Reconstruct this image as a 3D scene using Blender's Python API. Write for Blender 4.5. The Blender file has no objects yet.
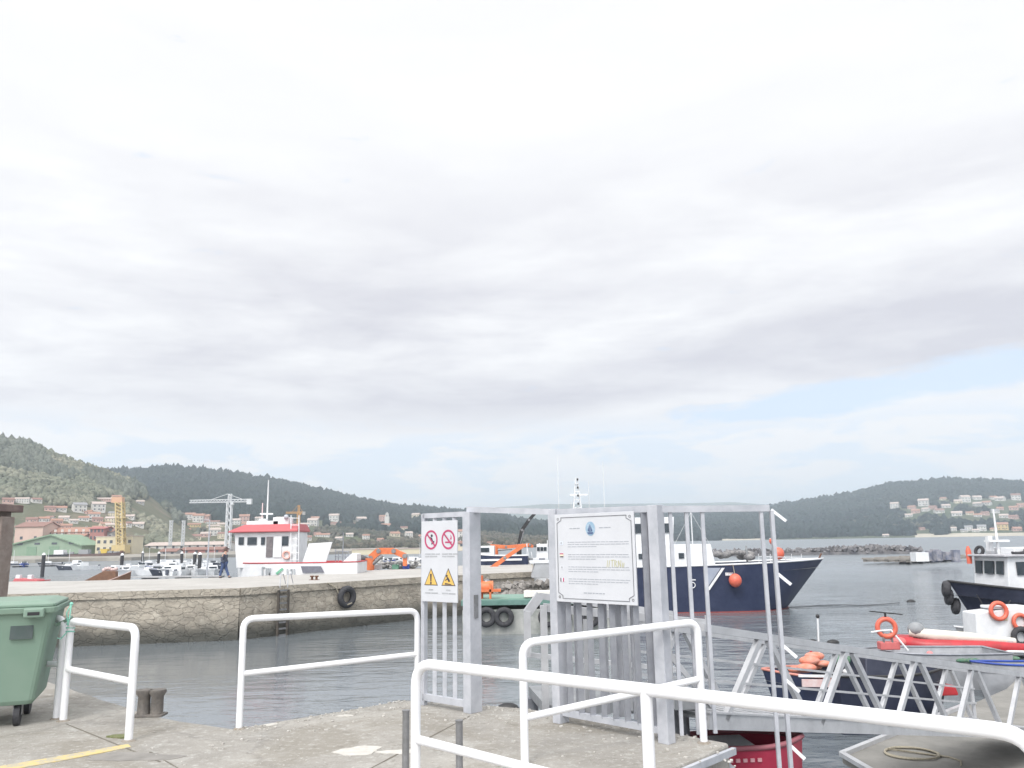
import bpy, math, random
import numpy as np
from mathutils import Vector, Matrix, Euler
rnd = random.Random(7)
R = math.radians
scene = bpy.context.scene
COL = scene.collection
V = Vector
# ------------------------------------------------------------------ camera
F = 820.0
EYE = V((0, 0, 1.6))
PITCH, ROLL = R(10.84), R(1.0)
fwd = V((0, math.cos(PITCH), math.sin(PITCH)))
CM = Matrix.Rotation(ROLL, 3, fwd) @ Matrix.Rotation(R(90) + PITCH, 3, 'X')
cd = bpy.data.cameras.new('camera'); cam = bpy.data.objects.new('camera', cd); COL.objects.link(cam)
cam.matrix_world = Matrix.Translation(EYE) @ CM.to_4x4()
cd.sensor_width = 36; cd.lens = F / 1024 * 36; cd.clip_start = .05; cd.clip_end = 30000
scene.camera = cam
def ray(px, py): return (CM @ V(((px - 512) / F, -(py - 384) / F, -1))).normalized()
def atz(px, py, z=0.0):
    d = ray(px, py); t = (z - EYE.z) / d.z; return EYE + d * t
def atY(px, py, Y):
    d = ray(px, py); return EYE + d * (Y / d.y)
def over(p, px, py):                       # height above ground point p seen on picture row py
    d = ray(px, py); h = math.hypot(p.x, p.y); return EYE.z + d.z / math.hypot(d.x, d.y) * h
# ------------------------------------------------------------------ materials
def nt(m):
    m.use_nodes = True; t = m.node_tree; return t, t.nodes['Principled BSDF']
def lk(t, a, b): t.links.new(a, b)
MATS = {}
def mat(name, c1, c2=None, scale=6, rough=.6, metal=0, bump=0, detail=6, lo=.35, hi=.65, spec=.5, emit=None, bscale=None):
    if name in MATS: return MATS[name]
    m = bpy.data.materials.new(name); t, b = nt(m)
    b.inputs['Base Color'].default_value = (*c1, 1); b.inputs['Roughness'].default_value = rough
    b.inputs['Metallic'].default_value = metal; b.inputs['Specular IOR Level'].default_value = spec
    if c2 is None: c2 = tuple(x * .8 for x in c1)
    tc = t.nodes.new('ShaderNodeTexCoord'); n = t.nodes.new('ShaderNodeTexNoise')
    n.inputs['Scale'].default_value = scale; n.inputs['Detail'].default_value = detail; n.inputs['Roughness'].default_value = .65
    lk(t, tc.outputs['Object'], n.inputs['Vector'])
    cr = t.nodes.new('ShaderNodeValToRGB'); e = cr.color_ramp.elements
    e[0].position = lo; e[0].color = (*c1, 1); e[1].position = hi; e[1].color = (*c2, 1)
    lk(t, n.outputs['Fac'], cr.inputs['Fac']); lk(t, cr.outputs['Color'], b.inputs['Base Color'])
    if bump:
        n2 = t.nodes.new('ShaderNodeTexNoise'); n2.inputs['Scale'].default_value = bscale or scale * 4; n2.inputs['Detail'].default_value = 8
        lk(t, tc.outputs['Object'], n2.inputs['Vector'])
        bm = t.nodes.new('ShaderNodeBump'); bm.inputs['Strength'].default_value = bump; bm.inputs['Distance'].default_value = .02
        lk(t, n2.outputs['Fac'], bm.inputs['Height']); lk(t, bm.outputs['Normal'], b.inputs['Normal'])
    MATS[name] = m; return m
def mnodes(t, op, a, b=None, c=None):
    n = t.nodes.new('ShaderNodeMath'); n.operation = op
    for i, x in enumerate((a, b, c)):
        if x is None: continue
        if isinstance(x, (int, float)): n.inputs[i].default_value = x
        else: lk(t, x, n.inputs[i])
    return n.outputs[0]
def noise(t, vec, scale, detail=6, rough=.6, dist=0):
    n = t.nodes.new('ShaderNodeTexNoise'); n.inputs['Scale'].default_value = scale; n.inputs['Detail'].default_value = detail
    n.inputs['Roughness'].default_value = rough; n.inputs['Distortion'].default_value = dist
    lk(t, vec, n.inputs['Vector']); return n.outputs['Fac']
def ramp(t, fac, stops):
    cr = t.nodes.new('ShaderNodeValToRGB'); e = cr.color_ramp.elements
    while len(e) < len(stops): e.new(.5)
    for i, (p, c) in enumerate(stops):
        e[i].position = p; e[i].color = (c, c, c, 1) if isinstance(c, (int, float)) else (*c, 1)
    lk(t, fac, cr.inputs['Fac']); return cr.outputs['Color']
def mix(t, fac, a, b, mode='MIX'):
    n = t.nodes.new('ShaderNodeMix'); n.data_type = 'RGBA'; n.blend_type = mode
    if isinstance(fac, (int, float)): n.inputs[0].default_value = fac
    else: lk(t, fac, n.inputs[0])
    for i, x in ((6, a), (7, b)):
        if isinstance(x, tuple): n.inputs[i].default_value = (*x, 1)
        else: lk(t, x, n.inputs[i])
    return n.outputs[2]
def bumpn(t, h, b, strength=.5, dist=.02):
    bm = t.nodes.new('ShaderNodeBump'); bm.inputs['Strength'].default_value = strength; bm.inputs['Distance'].default_value = dist
    lk(t, h, bm.inputs['Height']); lk(t, bm.outputs['Normal'], b.inputs['Normal'])
# ------------------------------------------------------------------ mesh builder
class MB:
    def __init__(s): s.v = []; s.f = []; s.sm = []
    def add(s, vs, fs, sm=False):
        o = len(s.v); s.v += [tuple(x) for x in vs]; s.f += [tuple(i + o for i in f) for f in fs]; s.sm += [sm] * len(fs); return s
    def box(s, c, sz, rz=0, M=None):
        x, y, z = sz[0] / 2, sz[1] / 2, sz[2] / 2
        vs = [V((a * x, b * y, d * z)) for a in (-1, 1) for b in (-1, 1) for d in (-1, 1)]
        M = M or Matrix.Rotation(rz, 3, 'Z'); c = V(c)
        return s.add([M @ v + c for v in vs], [(0, 1, 3, 2), (4, 6, 7, 5), (0, 4, 5, 1), (2, 3, 7, 6), (0, 2, 6, 4), (1, 5, 7, 3)])
    def beam(s, a, b, w, h, up=(0, 0, 1)):
        a = V(a); b = V(b); d = (b - a).normalized(); up = V(up)
        if abs(d.dot(up)) > .99: up = V((0, 1, 0))
        x = d.cross(up).normalized(); y = x.cross(d).normalized()
        q = [x * i * w / 2 + y * j * h / 2 for i, j in ((-1, -1), (1, -1), (1, 1), (-1, 1))]
        return s.add([a + k for k in q] + [b + k for k in q], [(3, 2, 1, 0), (4, 5, 6, 7)] + [(i, (i + 1) % 4, (i + 1) % 4 + 4, i + 4) for i in range(4)])
    def tube(s, pts, r, n=10, closed=False):
        pts = [V(p) for p in pts]; N = len(pts); rs = r if isinstance(r, (list, tuple)) else [r] * N
        vs = []; prev = None
        for i, p in enumerate(pts):
            if closed: d = pts[(i + 1) % N] - pts[i - 1]
            else: d = pts[min(i + 1, N - 1)] - pts[max(i - 1, 0)]
            d.normalize()
            if prev is None:
                a = V((0, 0, 1)) if abs(d.z) < .9 else V((1, 0, 0)); x = d.cross(a).normalized()
            else: x = (prev - d * prev.dot(d)).normalized()
            prev = x; y = d.cross(x)
            vs += [p + (x * math.cos(2 * math.pi * k / n) + y * math.sin(2 * math.pi * k / n)) * rs[i] for k in range(n)]
        fs = []
        for i in range(N if closed else N - 1):
            for k in range(n):
                j = (i + 1) % N; fs.append((i * n + k, i * n + (k + 1) % n, j * n + (k + 1) % n, j * n + k))
        s.add(vs, fs, True)
        if not closed:
            s.add(vs[:n], [tuple(range(n))[::-1]]); s.add(vs[-n:], [tuple(range(n))])
        return s
    def extr(s, poly, vec):
        vec = V(vec); n = len(poly); vs = [V(p) for p in poly] + [V(p) + vec for p in poly]
        return s.add(vs, [tuple(range(n))[::-1], tuple(range(n, 2 * n))] + [(i, (i + 1) % n, (i + 1) % n + n, i + n) for i in range(n)])
    def prism(s, p2, z0, z1): return s.extr([(x, y, z0) for x, y in p2], (0, 0, z1 - z0))
    def sphere(s, c, r, n=16, m=10, sq=(1, 1, 1)):
        c = V(c); vs = [c + V((0, 0, r * sq[2]))]
        for i in range(1, m):
            th = math.pi * i / m
            vs += [c + V((math.sin(th) * math.cos(2 * math.pi * k / n) * r * sq[0], math.sin(th) * math.sin(2 * math.pi * k / n) * r * sq[1], math.cos(th) * r * sq[2])) for k in range(n)]
        vs.append(c - V((0, 0, r * sq[2]))); L = len(vs) - 1
        fs = [(0, 1 + k, 1 + (k + 1) % n) for k in range(n)]
        for i in range(m - 2):
            for k in range(n):
                a = 1 + i * n; fs.append((a + k, a + n + k, a + n + (k + 1) % n, a + (k + 1) % n))
        a = 1 + (m - 2) * n; fs += [(a + k, L, a + (k + 1) % n) for k in range(n)]
        return s.add(vs, fs, True)
    def torus(s, c, Rr, r, ax=(0, 1, 0), n=28, m=10, sq=1):
        c = V(c); ax = V(ax).normalized(); a = V((0, 0, 1)) if abs(ax.z) < .9 else V((1, 0, 0)); x = ax.cross(a).normalized(); y = ax.cross(x)
        vs = []
        for i in range(n):
            t = 2 * math.pi * i / n; o = x * math.cos(t) + y * math.sin(t)
            for k in range(m):
                u = 2 * math.pi * k / m; vs.append(c + o * (Rr + r * math.cos(u)) + ax * r * sq * math.sin(u))
        return s.add(vs, [(i * m + k, ((i + 1) % n) * m + k, ((i + 1) % n) * m + (k + 1) % m, i * m + (k + 1) % m) for i in range(n) for k in range(m)], True)
    def arc(s, c, Rr, r, ax, t0, t1, sx):
        c = V(c); ax = V(ax).normalized(); sx = V(sx).normalized(); sy = ax.cross(sx)
        return s.tube([c + (sx * math.cos(t) + sy * math.sin(t)) * Rr for t in [t0 + (t1 - t0) * i / 14 for i in range(15)]], r, 8)
    def build(s, name, m, parent=None, world=False, bevel=0, sub=0):
        vs = s.v
        if world and parent is not None:
            Mi = (Matrix.Translation(parent.location) @ parent.rotation_euler.to_matrix().to_4x4()).inverted()
            vs = [tuple(Mi @ V(v)) for v in vs]
        me = bpy.data.meshes.new(name); me.from_pydata(vs, [], s.f); me.update()
        me.polygons.foreach_set('use_smooth', s.sm); me.materials.append(m)
        o = bpy.data.objects.new(name, me); COL.objects.link(o)
        if parent is not None: o.parent = parent
        if bevel:
            b = o.modifiers.new('bevel', 'BEVEL'); b.width = bevel; b.segments = 2; b.limit_method = 'ANGLE'
        return o
def tag(o, label=None, cat=None, group=None, kind=None):
    if label: o['label'] = label
    if cat: o['category'] = cat
    if group: o['group'] = group
    if kind: o['kind'] = kind
    return o
def thing(name, label, cat, loc=(0, 0, 0), rz=0, group=None):
    o = bpy.data.objects.new(name, None); COL.objects.link(o); o.empty_display_size = .2
    o.location = loc; o.rotation_euler = (0, 0, rz); return tag(o, label, cat, group)
def recenter(o, c):                        # move a world-built single mesh's origin to its base
    c = V(c)
    for v in o.data.vertices: v.co -= c
    o.location = c; return o
def copy_tree(o, loc=None, rz=None, label=None, group=None, parent=None, scale=None):
    c = o.copy(); COL.objects.link(c)
    if parent: c.parent = parent
    for ch in list(o.children): copy_tree(ch, parent=c)
    if loc is not None: c.location = loc
    if rz is not None: c.rotation_euler = (0, 0, rz)
    if scale: c.scale = (scale,) * 3
    if label: c['label'] = label
    if group: c['group'] = group
    return c
def fillet(pts, r, n=7):
    pts = [V(p) for p in pts]; out = [pts[0]]
    for a, b, c in zip(pts, pts[1:], pts[2:]):
        u = (a - b).normalized(); w = (c - b).normalized(); rr = min(r, (a - b).length * .49, (c - b).length * .49)
        p = b + u * rr; q = b + w * rr
        for i in range(n + 1):
            t = i / n; out.append(p * (1 - t) ** 2 + b * 2 * t * (1 - t) + q * t * t)
    return out + [pts[-1]]
def textmesh(body, size, m, name, parent, loc, M3, align='CENTER', depth=.001):
    cu = bpy.data.curves.new('txt', 'FONT'); cu.body = body; cu.size = size; cu.align_x = align; cu.extrude = depth
    t = bpy.data.objects.new('txt', cu); dg = bpy.context.evaluated_depsgraph_get()
    me = bpy.data.meshes.new_from_object(t.evaluated_get(dg) if False else t)
    bpy.data.objects.remove(t)
    me.materials.clear(); me.materials.append(m); me.transform(Matrix.Translation(V(loc)) @ M3.to_4x4())
    o = bpy.data.objects.new(name, me); COL.objects.link(o); o.parent = parent; return o
# ------------------------------------------------------------------ palette
white_paint = mat('white_paint', (.82, .82, .83), (.74, .74, .76), 9, .35, lo=.4, hi=.8)
def rail_mat():
    m = bpy.data.materials.new('railing_paint'); t, b = nt(m); tc = t.nodes.new('ShaderNodeTexCoord').outputs['Object']
    n1 = noise(t, tc, 3, 6); n2 = noise(t, tc, 38, 8, .7)
    c = mix(t, ramp(t, n1, [(.35, 0), (.75, 1)]), (.85, .85, .86), (.74, .745, .77))
    c = mix(t, ramp(t, n2, [(.68, 0), (.75, .8)]), c, (.36, .24, .16))
    lk(t, c, b.inputs['Base Color']); b.inputs['Roughness'].default_value = .32; bumpn(t, n2, b, .12, .01); return m
rail_white = rail_mat()
galv = mat('galvanised_steel', (.33, .34, .37), (.25, .26, .29), 7, .45, .35, .08)
galv_pale = mat('pale_grey_paint', (.53, .54, .575), (.40, .415, .45), 5, .45, .1, .05)
alu = mat('aluminium', (.56, .565, .58), (.45, .455, .47), 4, .42, .3, .08)
steel_dark = mat('stainless', (.30, .30, .31), (.20, .20, .20), 8, .4, .5)
rubber = mat('rubber', (.03, .03, .035), (.055, .055, .06), 9, .8, bump=.3)
green_plastic = mat('green_plastic', (.175, .265, .205), (.20, .285, .225), 2, .55, bump=.05)
green_lid = mat('green_lid', (.19, .285, .22), (.215, .30, .24), 3, .55)
red_paint = mat('red_paint', (.50, .03, .04), (.36, .03, .035), 3, .4)
roof_red = mat('cabin_roof_red', (.50, .11, .12), (.42, .10, .11), 3, .5)
orange = mat('orange_paint', (.72, .20, .07), (.58, .15, .06), 4, .45)
buoy_orange = mat('orange_plastic', (.72, .15, .08), (.62, .13, .09), 6, .4)
navy = mat('navy_paint', (.018, .026, .062), (.032, .042, .085), 1.5, .35)
black_hull = mat('black_blue_hull', (.012, .016, .035), (.03, .035, .06), 2, .45)
white_boat = mat('white_gelcoat', (.78, .79, .80), (.66, .67, .68), 2, .35)
cream = mat('cream_canvas', (.72, .68, .60), (.62, .58, .5), 3, .7)
grey_deck = mat('grey_deck', (.33, .34, .35), (.24, .25, .26), 4, .7)
glass = mat('dark_glass', (.03, .04, .05), (.05, .06, .07), 3, .08)
yellow = mat('yellow_paint', (.70, .50, .08), (.60, .42, .08), 3, .5)
black = mat('black_paint', (.015, .015, .018), (.03, .03, .03), 5, .5)
rope_m = mat('rope_fibre', (.42, .38, .30), (.30, .27, .2), 40, .9)
mint_rope = mat('mint_rope', (.30, .62, .50), (.2, .5, .4), 40, .9)
rust = mat('rust', (.20, .09, .05), (.10, .06, .045), 8, .85, bump=.3)
brown_wood = mat('brown_wood', (.24, .13, .08), (.16, .09, .06), 3, .8)
blue_paint = mat('blue_paint', (.03, .08, .38), (.03, .06, .28), 3, .45)
green_paint = mat('green_paint', (.09, .25, .17), (.13, .29, .21), 3, .5)
netg = mat('green_net', (.06, .22, .14), (.18, .22, .16), 20, .95, bump=.8)
# ------------------------------------------------------------------ world
w = bpy.data.worlds.new('World'); scene.world = w; w.use_nodes = True; t = w.node_tree
bg = t.nodes['Background']
SUN_EL, SUN_AZ = R(48), R(200)          # azimuth clockwise from +Y: behind and a little left
sky = t.nodes.new('ShaderNodeTexSky'); sky.sky_type = 'NISHITA'; sky.sun_disc = False
sky.sun_elevation = SUN_EL; sky.sun_rotation = SUN_AZ; sky.air_density = 1.0; sky.dust_density = 1.0
tc = t.nodes.new('ShaderNodeTexCoord').outputs['Generated']
sep = t.nodes.new('ShaderNodeSeparateXYZ'); lk(t, tc, sep.inputs[0]); X, Y, Z = sep.outputs
zz = mnodes(t, 'ADD', mnodes(t, 'MAXIMUM', Z, 0), .13)
cmb = t.nodes.new('ShaderNodeCombineXYZ'); lk(t, mnodes(t, 'DIVIDE', X, zz), cmb.inputs[0]); lk(t, mnodes(t, 'DIVIDE', Y, zz), cmb.inputs[1])
cmb.inputs[2].default_value = 3.7
cv = cmb.outputs[0]
# cloud deck: long soft rolls that flatten and crowd towards the horizon
az = mnodes(t, 'ARCTAN2', X, Y)
def skyvec(a, e, off):
    c = t.nodes.new('ShaderNodeCombineXYZ'); lk(t, mnodes(t, 'MULTIPLY', az, a), c.inputs[0]); lk(t, mnodes(t, 'MULTIPLY', Z, e), c.inputs[1]); c.inputs[2].default_value = off; return c.outputs[0]
roll = noise(t, skyvec(1.9, 8.5, 2.3), 1.3, 9, .52, .35)
puff = noise(t, skyvec(5.5, 20, 6.1), 1.5, 9, .58, .25)
belt = mnodes(t, 'MULTIPLY', ramp(t, Z, [(.12, 0), (.165, 1)]), ramp(t, Z, [(.25, 1), (.46, .14)]))
shade = mnodes(t, 'MULTIPLY', belt, ramp(t, roll, [(.36, 0), (.60, 1)]))
soft = mnodes(t, 'MULTIPLY', belt, ramp(t, puff, [(.40, 0), (.70, .32)]))
shade2 = mnodes(t, 'MINIMUM', mnodes(t, 'ADD', mnodes(t, 'MULTIPLY', shade, .85), soft), 1.0)
cl = mix(t, shade2, (.94, .94, .95), (.645, .64, .695))
# openings to the blue sky low over the right hill
gap_e = mnodes(t, 'SUBTRACT', 1.0, mnodes(t, 'MULTIPLY', mnodes(t, 'ABSOLUTE', mnodes(t, 'SUBTRACT', Z, mnodes(t, 'MULTIPLY_ADD', az, .09, .118))), 30))
gap_a = ramp(t, mnodes(t, 'ADD', az, .5), [(.40, 0), (.86, 1), (1.0, 1)])
gapm = mnodes(t, 'MULTIPLY', mnodes(t, 'MAXIMUM', gap_e, 0), gap_a)
gn = ramp(t, mnodes(t, 'ADD', gapm, mnodes(t, 'MULTIPLY', mnodes(t, 'SUBTRACT', puff, .5), 1.9)), [(.28, 0), (.66, .92)])
low = mnodes(t, 'MULTIPLY', ramp(t, Z, [(0, .35), (.06, .6), (.11, .62), (.15, 0)]), ramp(t, puff, [(.44, 1), (.54, .05)]))
thin = mnodes(t, 'MAXIMUM', gn, low)
skyc = mix(t, 1.0, sky.outputs[0], (.115, .115, .115), 'MULTIPLY')
blue = mix(t, .78, skyc, (.74, .87, 1.04))
col = mix(t, thin, cl, blue)
# the veiled sun's bright halo, high behind the camera
sd = V((math.sin(SUN_AZ) * math.cos(SUN_EL), math.cos(SUN_AZ) * math.cos(SUN_EL), math.sin(SUN_EL)))
dt = t.nodes.new('ShaderNodeVectorMath'); dt.operation = 'DOT_PRODUCT'; lk(t, tc, dt.inputs[0]); dt.inputs[1].default_value = sd
halo = ramp(t, dt.outputs['Value'], [(.15, 1.0), (.6, .0), (.95, 0)])
glow = mnodes(t, 'ADD', 1.0, mnodes(t, 'MULTIPLY', mnodes(t, 'POWER', mnodes(t, 'MAXIMUM', dt.outputs['Value'], 0), 3), 2.4))
gl = t.nodes.new('ShaderNodeVectorMath'); gl.operation = 'SCALE'; lk(t, col, gl.inputs[0]); lk(t, glow, gl.inputs['Scale'])
lk(t, gl.outputs[0], bg.inputs['Color']); bg.inputs['Strength'].default_value = 1.0
sl = bpy.data.lights.new('sun', 'SUN'); sl.energy = 1.5; sl.angle = R(14); sl.color = (1, .96, .9)
so = bpy.data.objects.new('sun', sl); COL.objects.link(so)
so.rotation_euler = (-sd).to_track_quat('-Z', 'Y').to_euler()
scene.view_settings.view_transform = 'Standard'; scene.view_settings.look = 'None'; scene.view_settings.exposure = .15; scene.view_settings.gamma = 1
scene.render.engine = 'CYCLES'
cy = scene.cycles; cy.use_denoising = True; cy.max_bounces = 6; cy.diffuse_bounces = 3; cy.glossy_bounces = 3; cy.volume_bounces = 1; cy.transparent_max_bounces = 6
cy.volume_step_rate = 5
WZ = -2.7
# ------------------------------------------------------------------ haze
hz = MB().box((0, 2000, 127.5), (13000, 13000, 265)); ho = None
hm = bpy.data.materials.new('haze_air'); hm.use_nodes = True; ht = hm.node_tree; ht.nodes.clear()
pv = ht.nodes.new('ShaderNodeVolumePrincipled'); om = ht.nodes.new('ShaderNodeOutputMaterial')
pv.inputs['Color'].default_value = (.82, .91, 1, 1); pv.inputs['Density'].default_value = .00027; pv.inputs['Anisotropy'].default_value = .3
ht.links.new(pv.outputs[0], om.inputs['Volume'])
ho = hz.build('haze', hm); tag(ho, kind='stuff')
tag(ho, 'thin pale sea haze filling the whole bay', 'haze')
# ------------------------------------------------------------------ sea
sm = bpy.data.materials.new('sea_water'); t, b = nt(sm)
b.inputs['Base Color'].default_value = (.155, .175, .19, 1); b.inputs['Roughness'].default_value = .06; b.inputs['IOR'].default_value = 1.34
tc = t.nodes.new('ShaderNodeTexCoord').outputs['Object']
mp = t.nodes.new('ShaderNodeMapping'); lk(t, tc, mp.inputs[0]); mp.inputs['Scale'].default_value = (.45, 1, 1); mp.inputs['Rotation'].default_value = (0, 0, R(12))
h = mnodes(t, 'ADD', noise(t, mp.outputs[0], 1.6, 4, .5, .4), mnodes(t, 'MULTIPLY', noise(t, mp.outputs[0], .35, 3, .5, .6), 1.6))
h = mnodes(t, 'ADD', h, mnodes(t, 'MULTIPLY', noise(t, mp.outputs[0], 6, 3), .22))
wsep = t.nodes.new('ShaderNodeSeparateXYZ'); lk(t, tc, wsep.inputs[0])
fetch = ramp(t, mnodes(t, 'MULTIPLY_ADD', mnodes(t, 'MULTIPLY_ADD', wsep.outputs[1], .12, wsep.outputs[0]), .05, .35), [(0, .22), (1, 1)])   # sheltered inside the pier, ruffled outside
calm = mnodes(t, 'MULTIPLY', ramp(t, noise(t, tc, .045, 3), [(.42, .45), (.6, 1)]), fetch)
bumpn(t, mnodes(t, 'MULTIPLY', h, calm), b, 1.0, .17)
lk(t, ramp(t, mnodes(t, 'MULTIPLY', wsep.outputs[1], .004), [(.18, .05), (.6, .30)]), b.inputs['Roughness'])   # ruffled by the breeze away from the quays
sea = MB().add([(-6000, -4000, WZ), (6000, -4000, WZ), (6000, 8000, WZ), (-6000, 8000, WZ)], [(0, 1, 2, 3)]).build('sea', sm)
tag(sea, kind='structure')
# ------------------------------------------------------------------ quay under the camera
qm = bpy.data.materials.new('quay_concrete'); t, b = nt(qm); tc = t.nodes.new('ShaderNodeTexCoord').outputs['Object']
c = mix(t, ramp(t, noise(t, tc, .9, 8, .62), [(.35, 0), (.68, 1)]), (.39, .37, .335), (.255, .24, .215))
c = mix(t, ramp(t, noise(t, tc, 2.6, 8, .7, .4), [(.55, 0), (.70, .7)]), c, (.47, .46, .43))
c = mix(t, ramp(t, noise(t, tc, 1.4, 9, .75, .8), [(.60, 0), (.66, .55)]), c, (.20, .19, .17))
c = mix(t, ramp(t, noise(t, tc, 55, 3, .8), [(.35, .3), (.6, 0)]), c, (.18, .17, .16))
vo = t.nodes.new('ShaderNodeTexVoronoi'); vo.feature = 'DISTANCE_TO_EDGE'; vo.inputs['Scale'].default_value = .17
wv = t.nodes.new('ShaderNodeVectorMath'); wv.operation = 'ADD'; lk(t, tc, wv.inputs[0])
nn = t.nodes.new('ShaderNodeTexNoise'); nn.inputs['Scale'].default_value = 1.5; nn.inputs['Detail'].default_value = 6; lk(t, tc, nn.inputs['Vector'])
lk(t, nn.outputs['Color'], wv.inputs[1]); lk(t, wv.outputs[0], vo.inputs['Vector'])
crack = ramp(t, vo.outputs['Distance'], [(.002, .55), (.006, 0)])
c = mix(t, mnodes(t, 'MULTIPLY', crack, .6), c, (.16, .15, .14))
c = mix(t, ramp(t, noise(t, tc, .55, 10, .72, 1.2), [(.48, 0), (.60, .75)]), c, (.235, .215, .18))
c = mix(t, ramp(t, noise(t, tc, 14, 6, .8), [(.53, 0), (.66, .7)]), c, (.52, .51, .48))
c = mix(t, ramp(t, noise(t, tc, 5.5, 9, .8, .6), [(.56, 0), (.63, .6)]), c, (.17, .155, .13))
lk(t, c, b.inputs['Base Color']); b.inputs['Roughness'].default_value = .85
hh = mnodes(t, 'SUBTRACT', mnodes(t, 'ADD', noise(t, tc, 30, 8, .7), mnodes(t, 'MULTIPLY', noise(t, tc, 4, 5), 1.5)), mnodes(t, 'MULTIPLY', crack, 1.2))
bumpn(t, hh, b, .5, .015)
E = [atz(-130, 632), atz(0, 667), atz(70, 688), atz(115, 703), atz(160, 717), atz(235, 729), atz(317, 715), atz(403, 700), atz(470, 704), atz(522, 708), atz(620, 722), atz(729, 743), atz(672, 768)]
quay_poly = [(p.x, p.y) for p in E] + [(.55, 5.1), (1.3, 4.35), (3.2, 2.4), (7, -2), (14, -14), (-34, -14), (-34, 26), (-17, 17)]
def ragged(poly, step=.35, amp=.025):
    out = []
    n = len(poly)
    for i in range(n):
        a = V(poly[i]); c2 = V(poly[(i + 1) % n]); L = (c2 - a).length
        if L > 6 or i < 0: out.append(tuple(a)); continue
        k = max(1, int(L / step)); nrm = V((-(c2 - a).y, (c2 - a).x)).normalized()
        for j in range(k):
            o = 0 if j == 0 else rnd.uniform(-amp, amp)
            p = a + (c2 - a) * j / k + nrm * o; out.append((p.x, p.y))
    return out
qo = MB().prism(ragged(quay_poly), -4.5, 0).build('quay', qm, bevel=.02); tag(qo, kind='structure')
# worn yellow line on the quay and pale patches
yl = bpy.data.materials.new('yellow_road_paint'); t, b = nt(yl); tc = t.nodes.new('ShaderNodeTexCoord').outputs['Object']
worn = ramp(t, noise(t, tc, 9, 8, .75), [(.46, 0), (.56, .85)])
lk(t, mix(t, worn, (.58, .46, .20), (.38, .36, .31)), b.inputs['Base Color']); b.inputs['Roughness'].default_value = .8
def strip(pix, z=.004): return [(p.x, p.y) for p in (atz(x, y) for x, y in pix)]
o = MB().prism(strip([(-60, 777), (60, 756.5), (128, 744.5), (131, 747.5), (62, 761), (-60, 783)]), .001, .005).build('painted_line', yl); tag(o, kind='structure')
pm = mat('pale_mortar', (.58, .56, .52), (.46, .44, .40), 9, .9, bump=.2)
def blob(cx, cy, rx, ry, z, n=26, seed=1):
    r2 = random.Random(seed); c = atz(cx, cy); out = []
    ph = [r2.uniform(0, 6.28) for _ in range(4)]
    for i in range(n):
        a = 2 * math.pi * i / n; k = 1 + .16 * math.sin(2 * a + ph[0]) + .12 * math.sin(3 * a + ph[1]) + .08 * math.sin(7 * a + ph[2])
        out.append((c.x + rx * k * math.cos(a), c.y + ry * k * math.sin(a)))
    return MB().prism(out, .0005, z)
for i, (a, b_, c_, d_) in enumerate([(358, 751, .19, .13), (398, 752, .14, .07), (270, 725, .06, .05), (345, 716, .07, .05)]):
    tag(blob(a, b_, c_, d_, .004 + .0002 * i, seed=i).build('mortar_patch', pm), kind='structure')
dp = mat('dark_patch', (.27, .255, .235), (.20, .19, .175), 5, .8, bump=.2)
tag(blob(132, 757, .36, .13, .0035, seed=9).build('tar_patch', dp), kind='structure')
moss = mat('moss', (.14, .17, .06), (.22, .22, .12), 25, .95, bump=.8)
tag(blob(120, 737, .10, .06, .012, seed=12).build('moss', moss), kind='stuff'); bpy.data.objects['moss']['label'] = 'patch of moss at the foot of the left railing'; bpy.data.objects['moss']['category'] = 'moss'
# straight pour joints in the slab
jm = mat('joint_dirt', (.13, .12, .10), (.19, .17, .14), 20, .95)
def joint(a, b_, w_=.014):
    a = V((a.x, a.y)); b_ = V((b_.x, b_.y)); d = (b_ - a).normalized(); n = V((-d.y, d.x)) * w_ / 2; L = (b_ - a).length; k = int(L / .12); P1 = []; P2 = []
    for i in range(k + 1):
        p = a + d * L * i / k; q = rnd.uniform(.4, 1.3); P1.append(tuple(p + n * q)); P2.append(tuple(p - n * q))
    tag(MB().prism(P1 + P2[::-1], .0005, .0028).build('slab_joint', jm), kind='structure')
joint(atz(66, 724), atz(160, 762)); joint(atz(150, 752), atz(215, 790)); joint(atz(470, 716), atz(330, 790))
# loose grit, shells and chips along the quay edge
gr = MB()
def grit(p, s):
    gr.box((p.x, p.y, s * .22), (s * rnd.uniform(.6, 1.3), s * rnd.uniform(.5, 1), s * .4), rnd.uniform(0, 3))
for a, b_ in zip(E[5:12], E[6:12]):
    for i in range(60):
        q = a.lerp(b_, rnd.random()); k = rnd.random() ** 2 * .9; grit(V((q.x, q.y - .03 - k, 0)), rnd.uniform(.006, .028))
for i in range(260): grit(V((rnd.uniform(-5, 1.0), rnd.uniform(5.6, 7.2), 0)), rnd.uniform(.004, .014))
tag(gr.build('grit', mat('pale_grit', (.62, .60, .56), (.34, .32, .29), 9, .95)), 'pale grit and shell chips scattered along the quay edge', 'grit', kind='stuff')
# pale steel trim along the broken quay edge at the gate
a = atz(729, 745); b2 = atz(672, 768)
d = (b2 - a); a2 = a + V((.02, .0, .0)); b3 = a + d * 1.9
tr = MB().beam(a + V((.03, -.035, -.035)), b3 + V((.03, -.035, -.035)), .035, .05).build('edge_angle', galv_pale)
recenter(tr, (a.x, a.y, 0)); tag(tr, 'pale steel edge trim on the broken concrete corner by the gate', 'edge trim')
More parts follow.
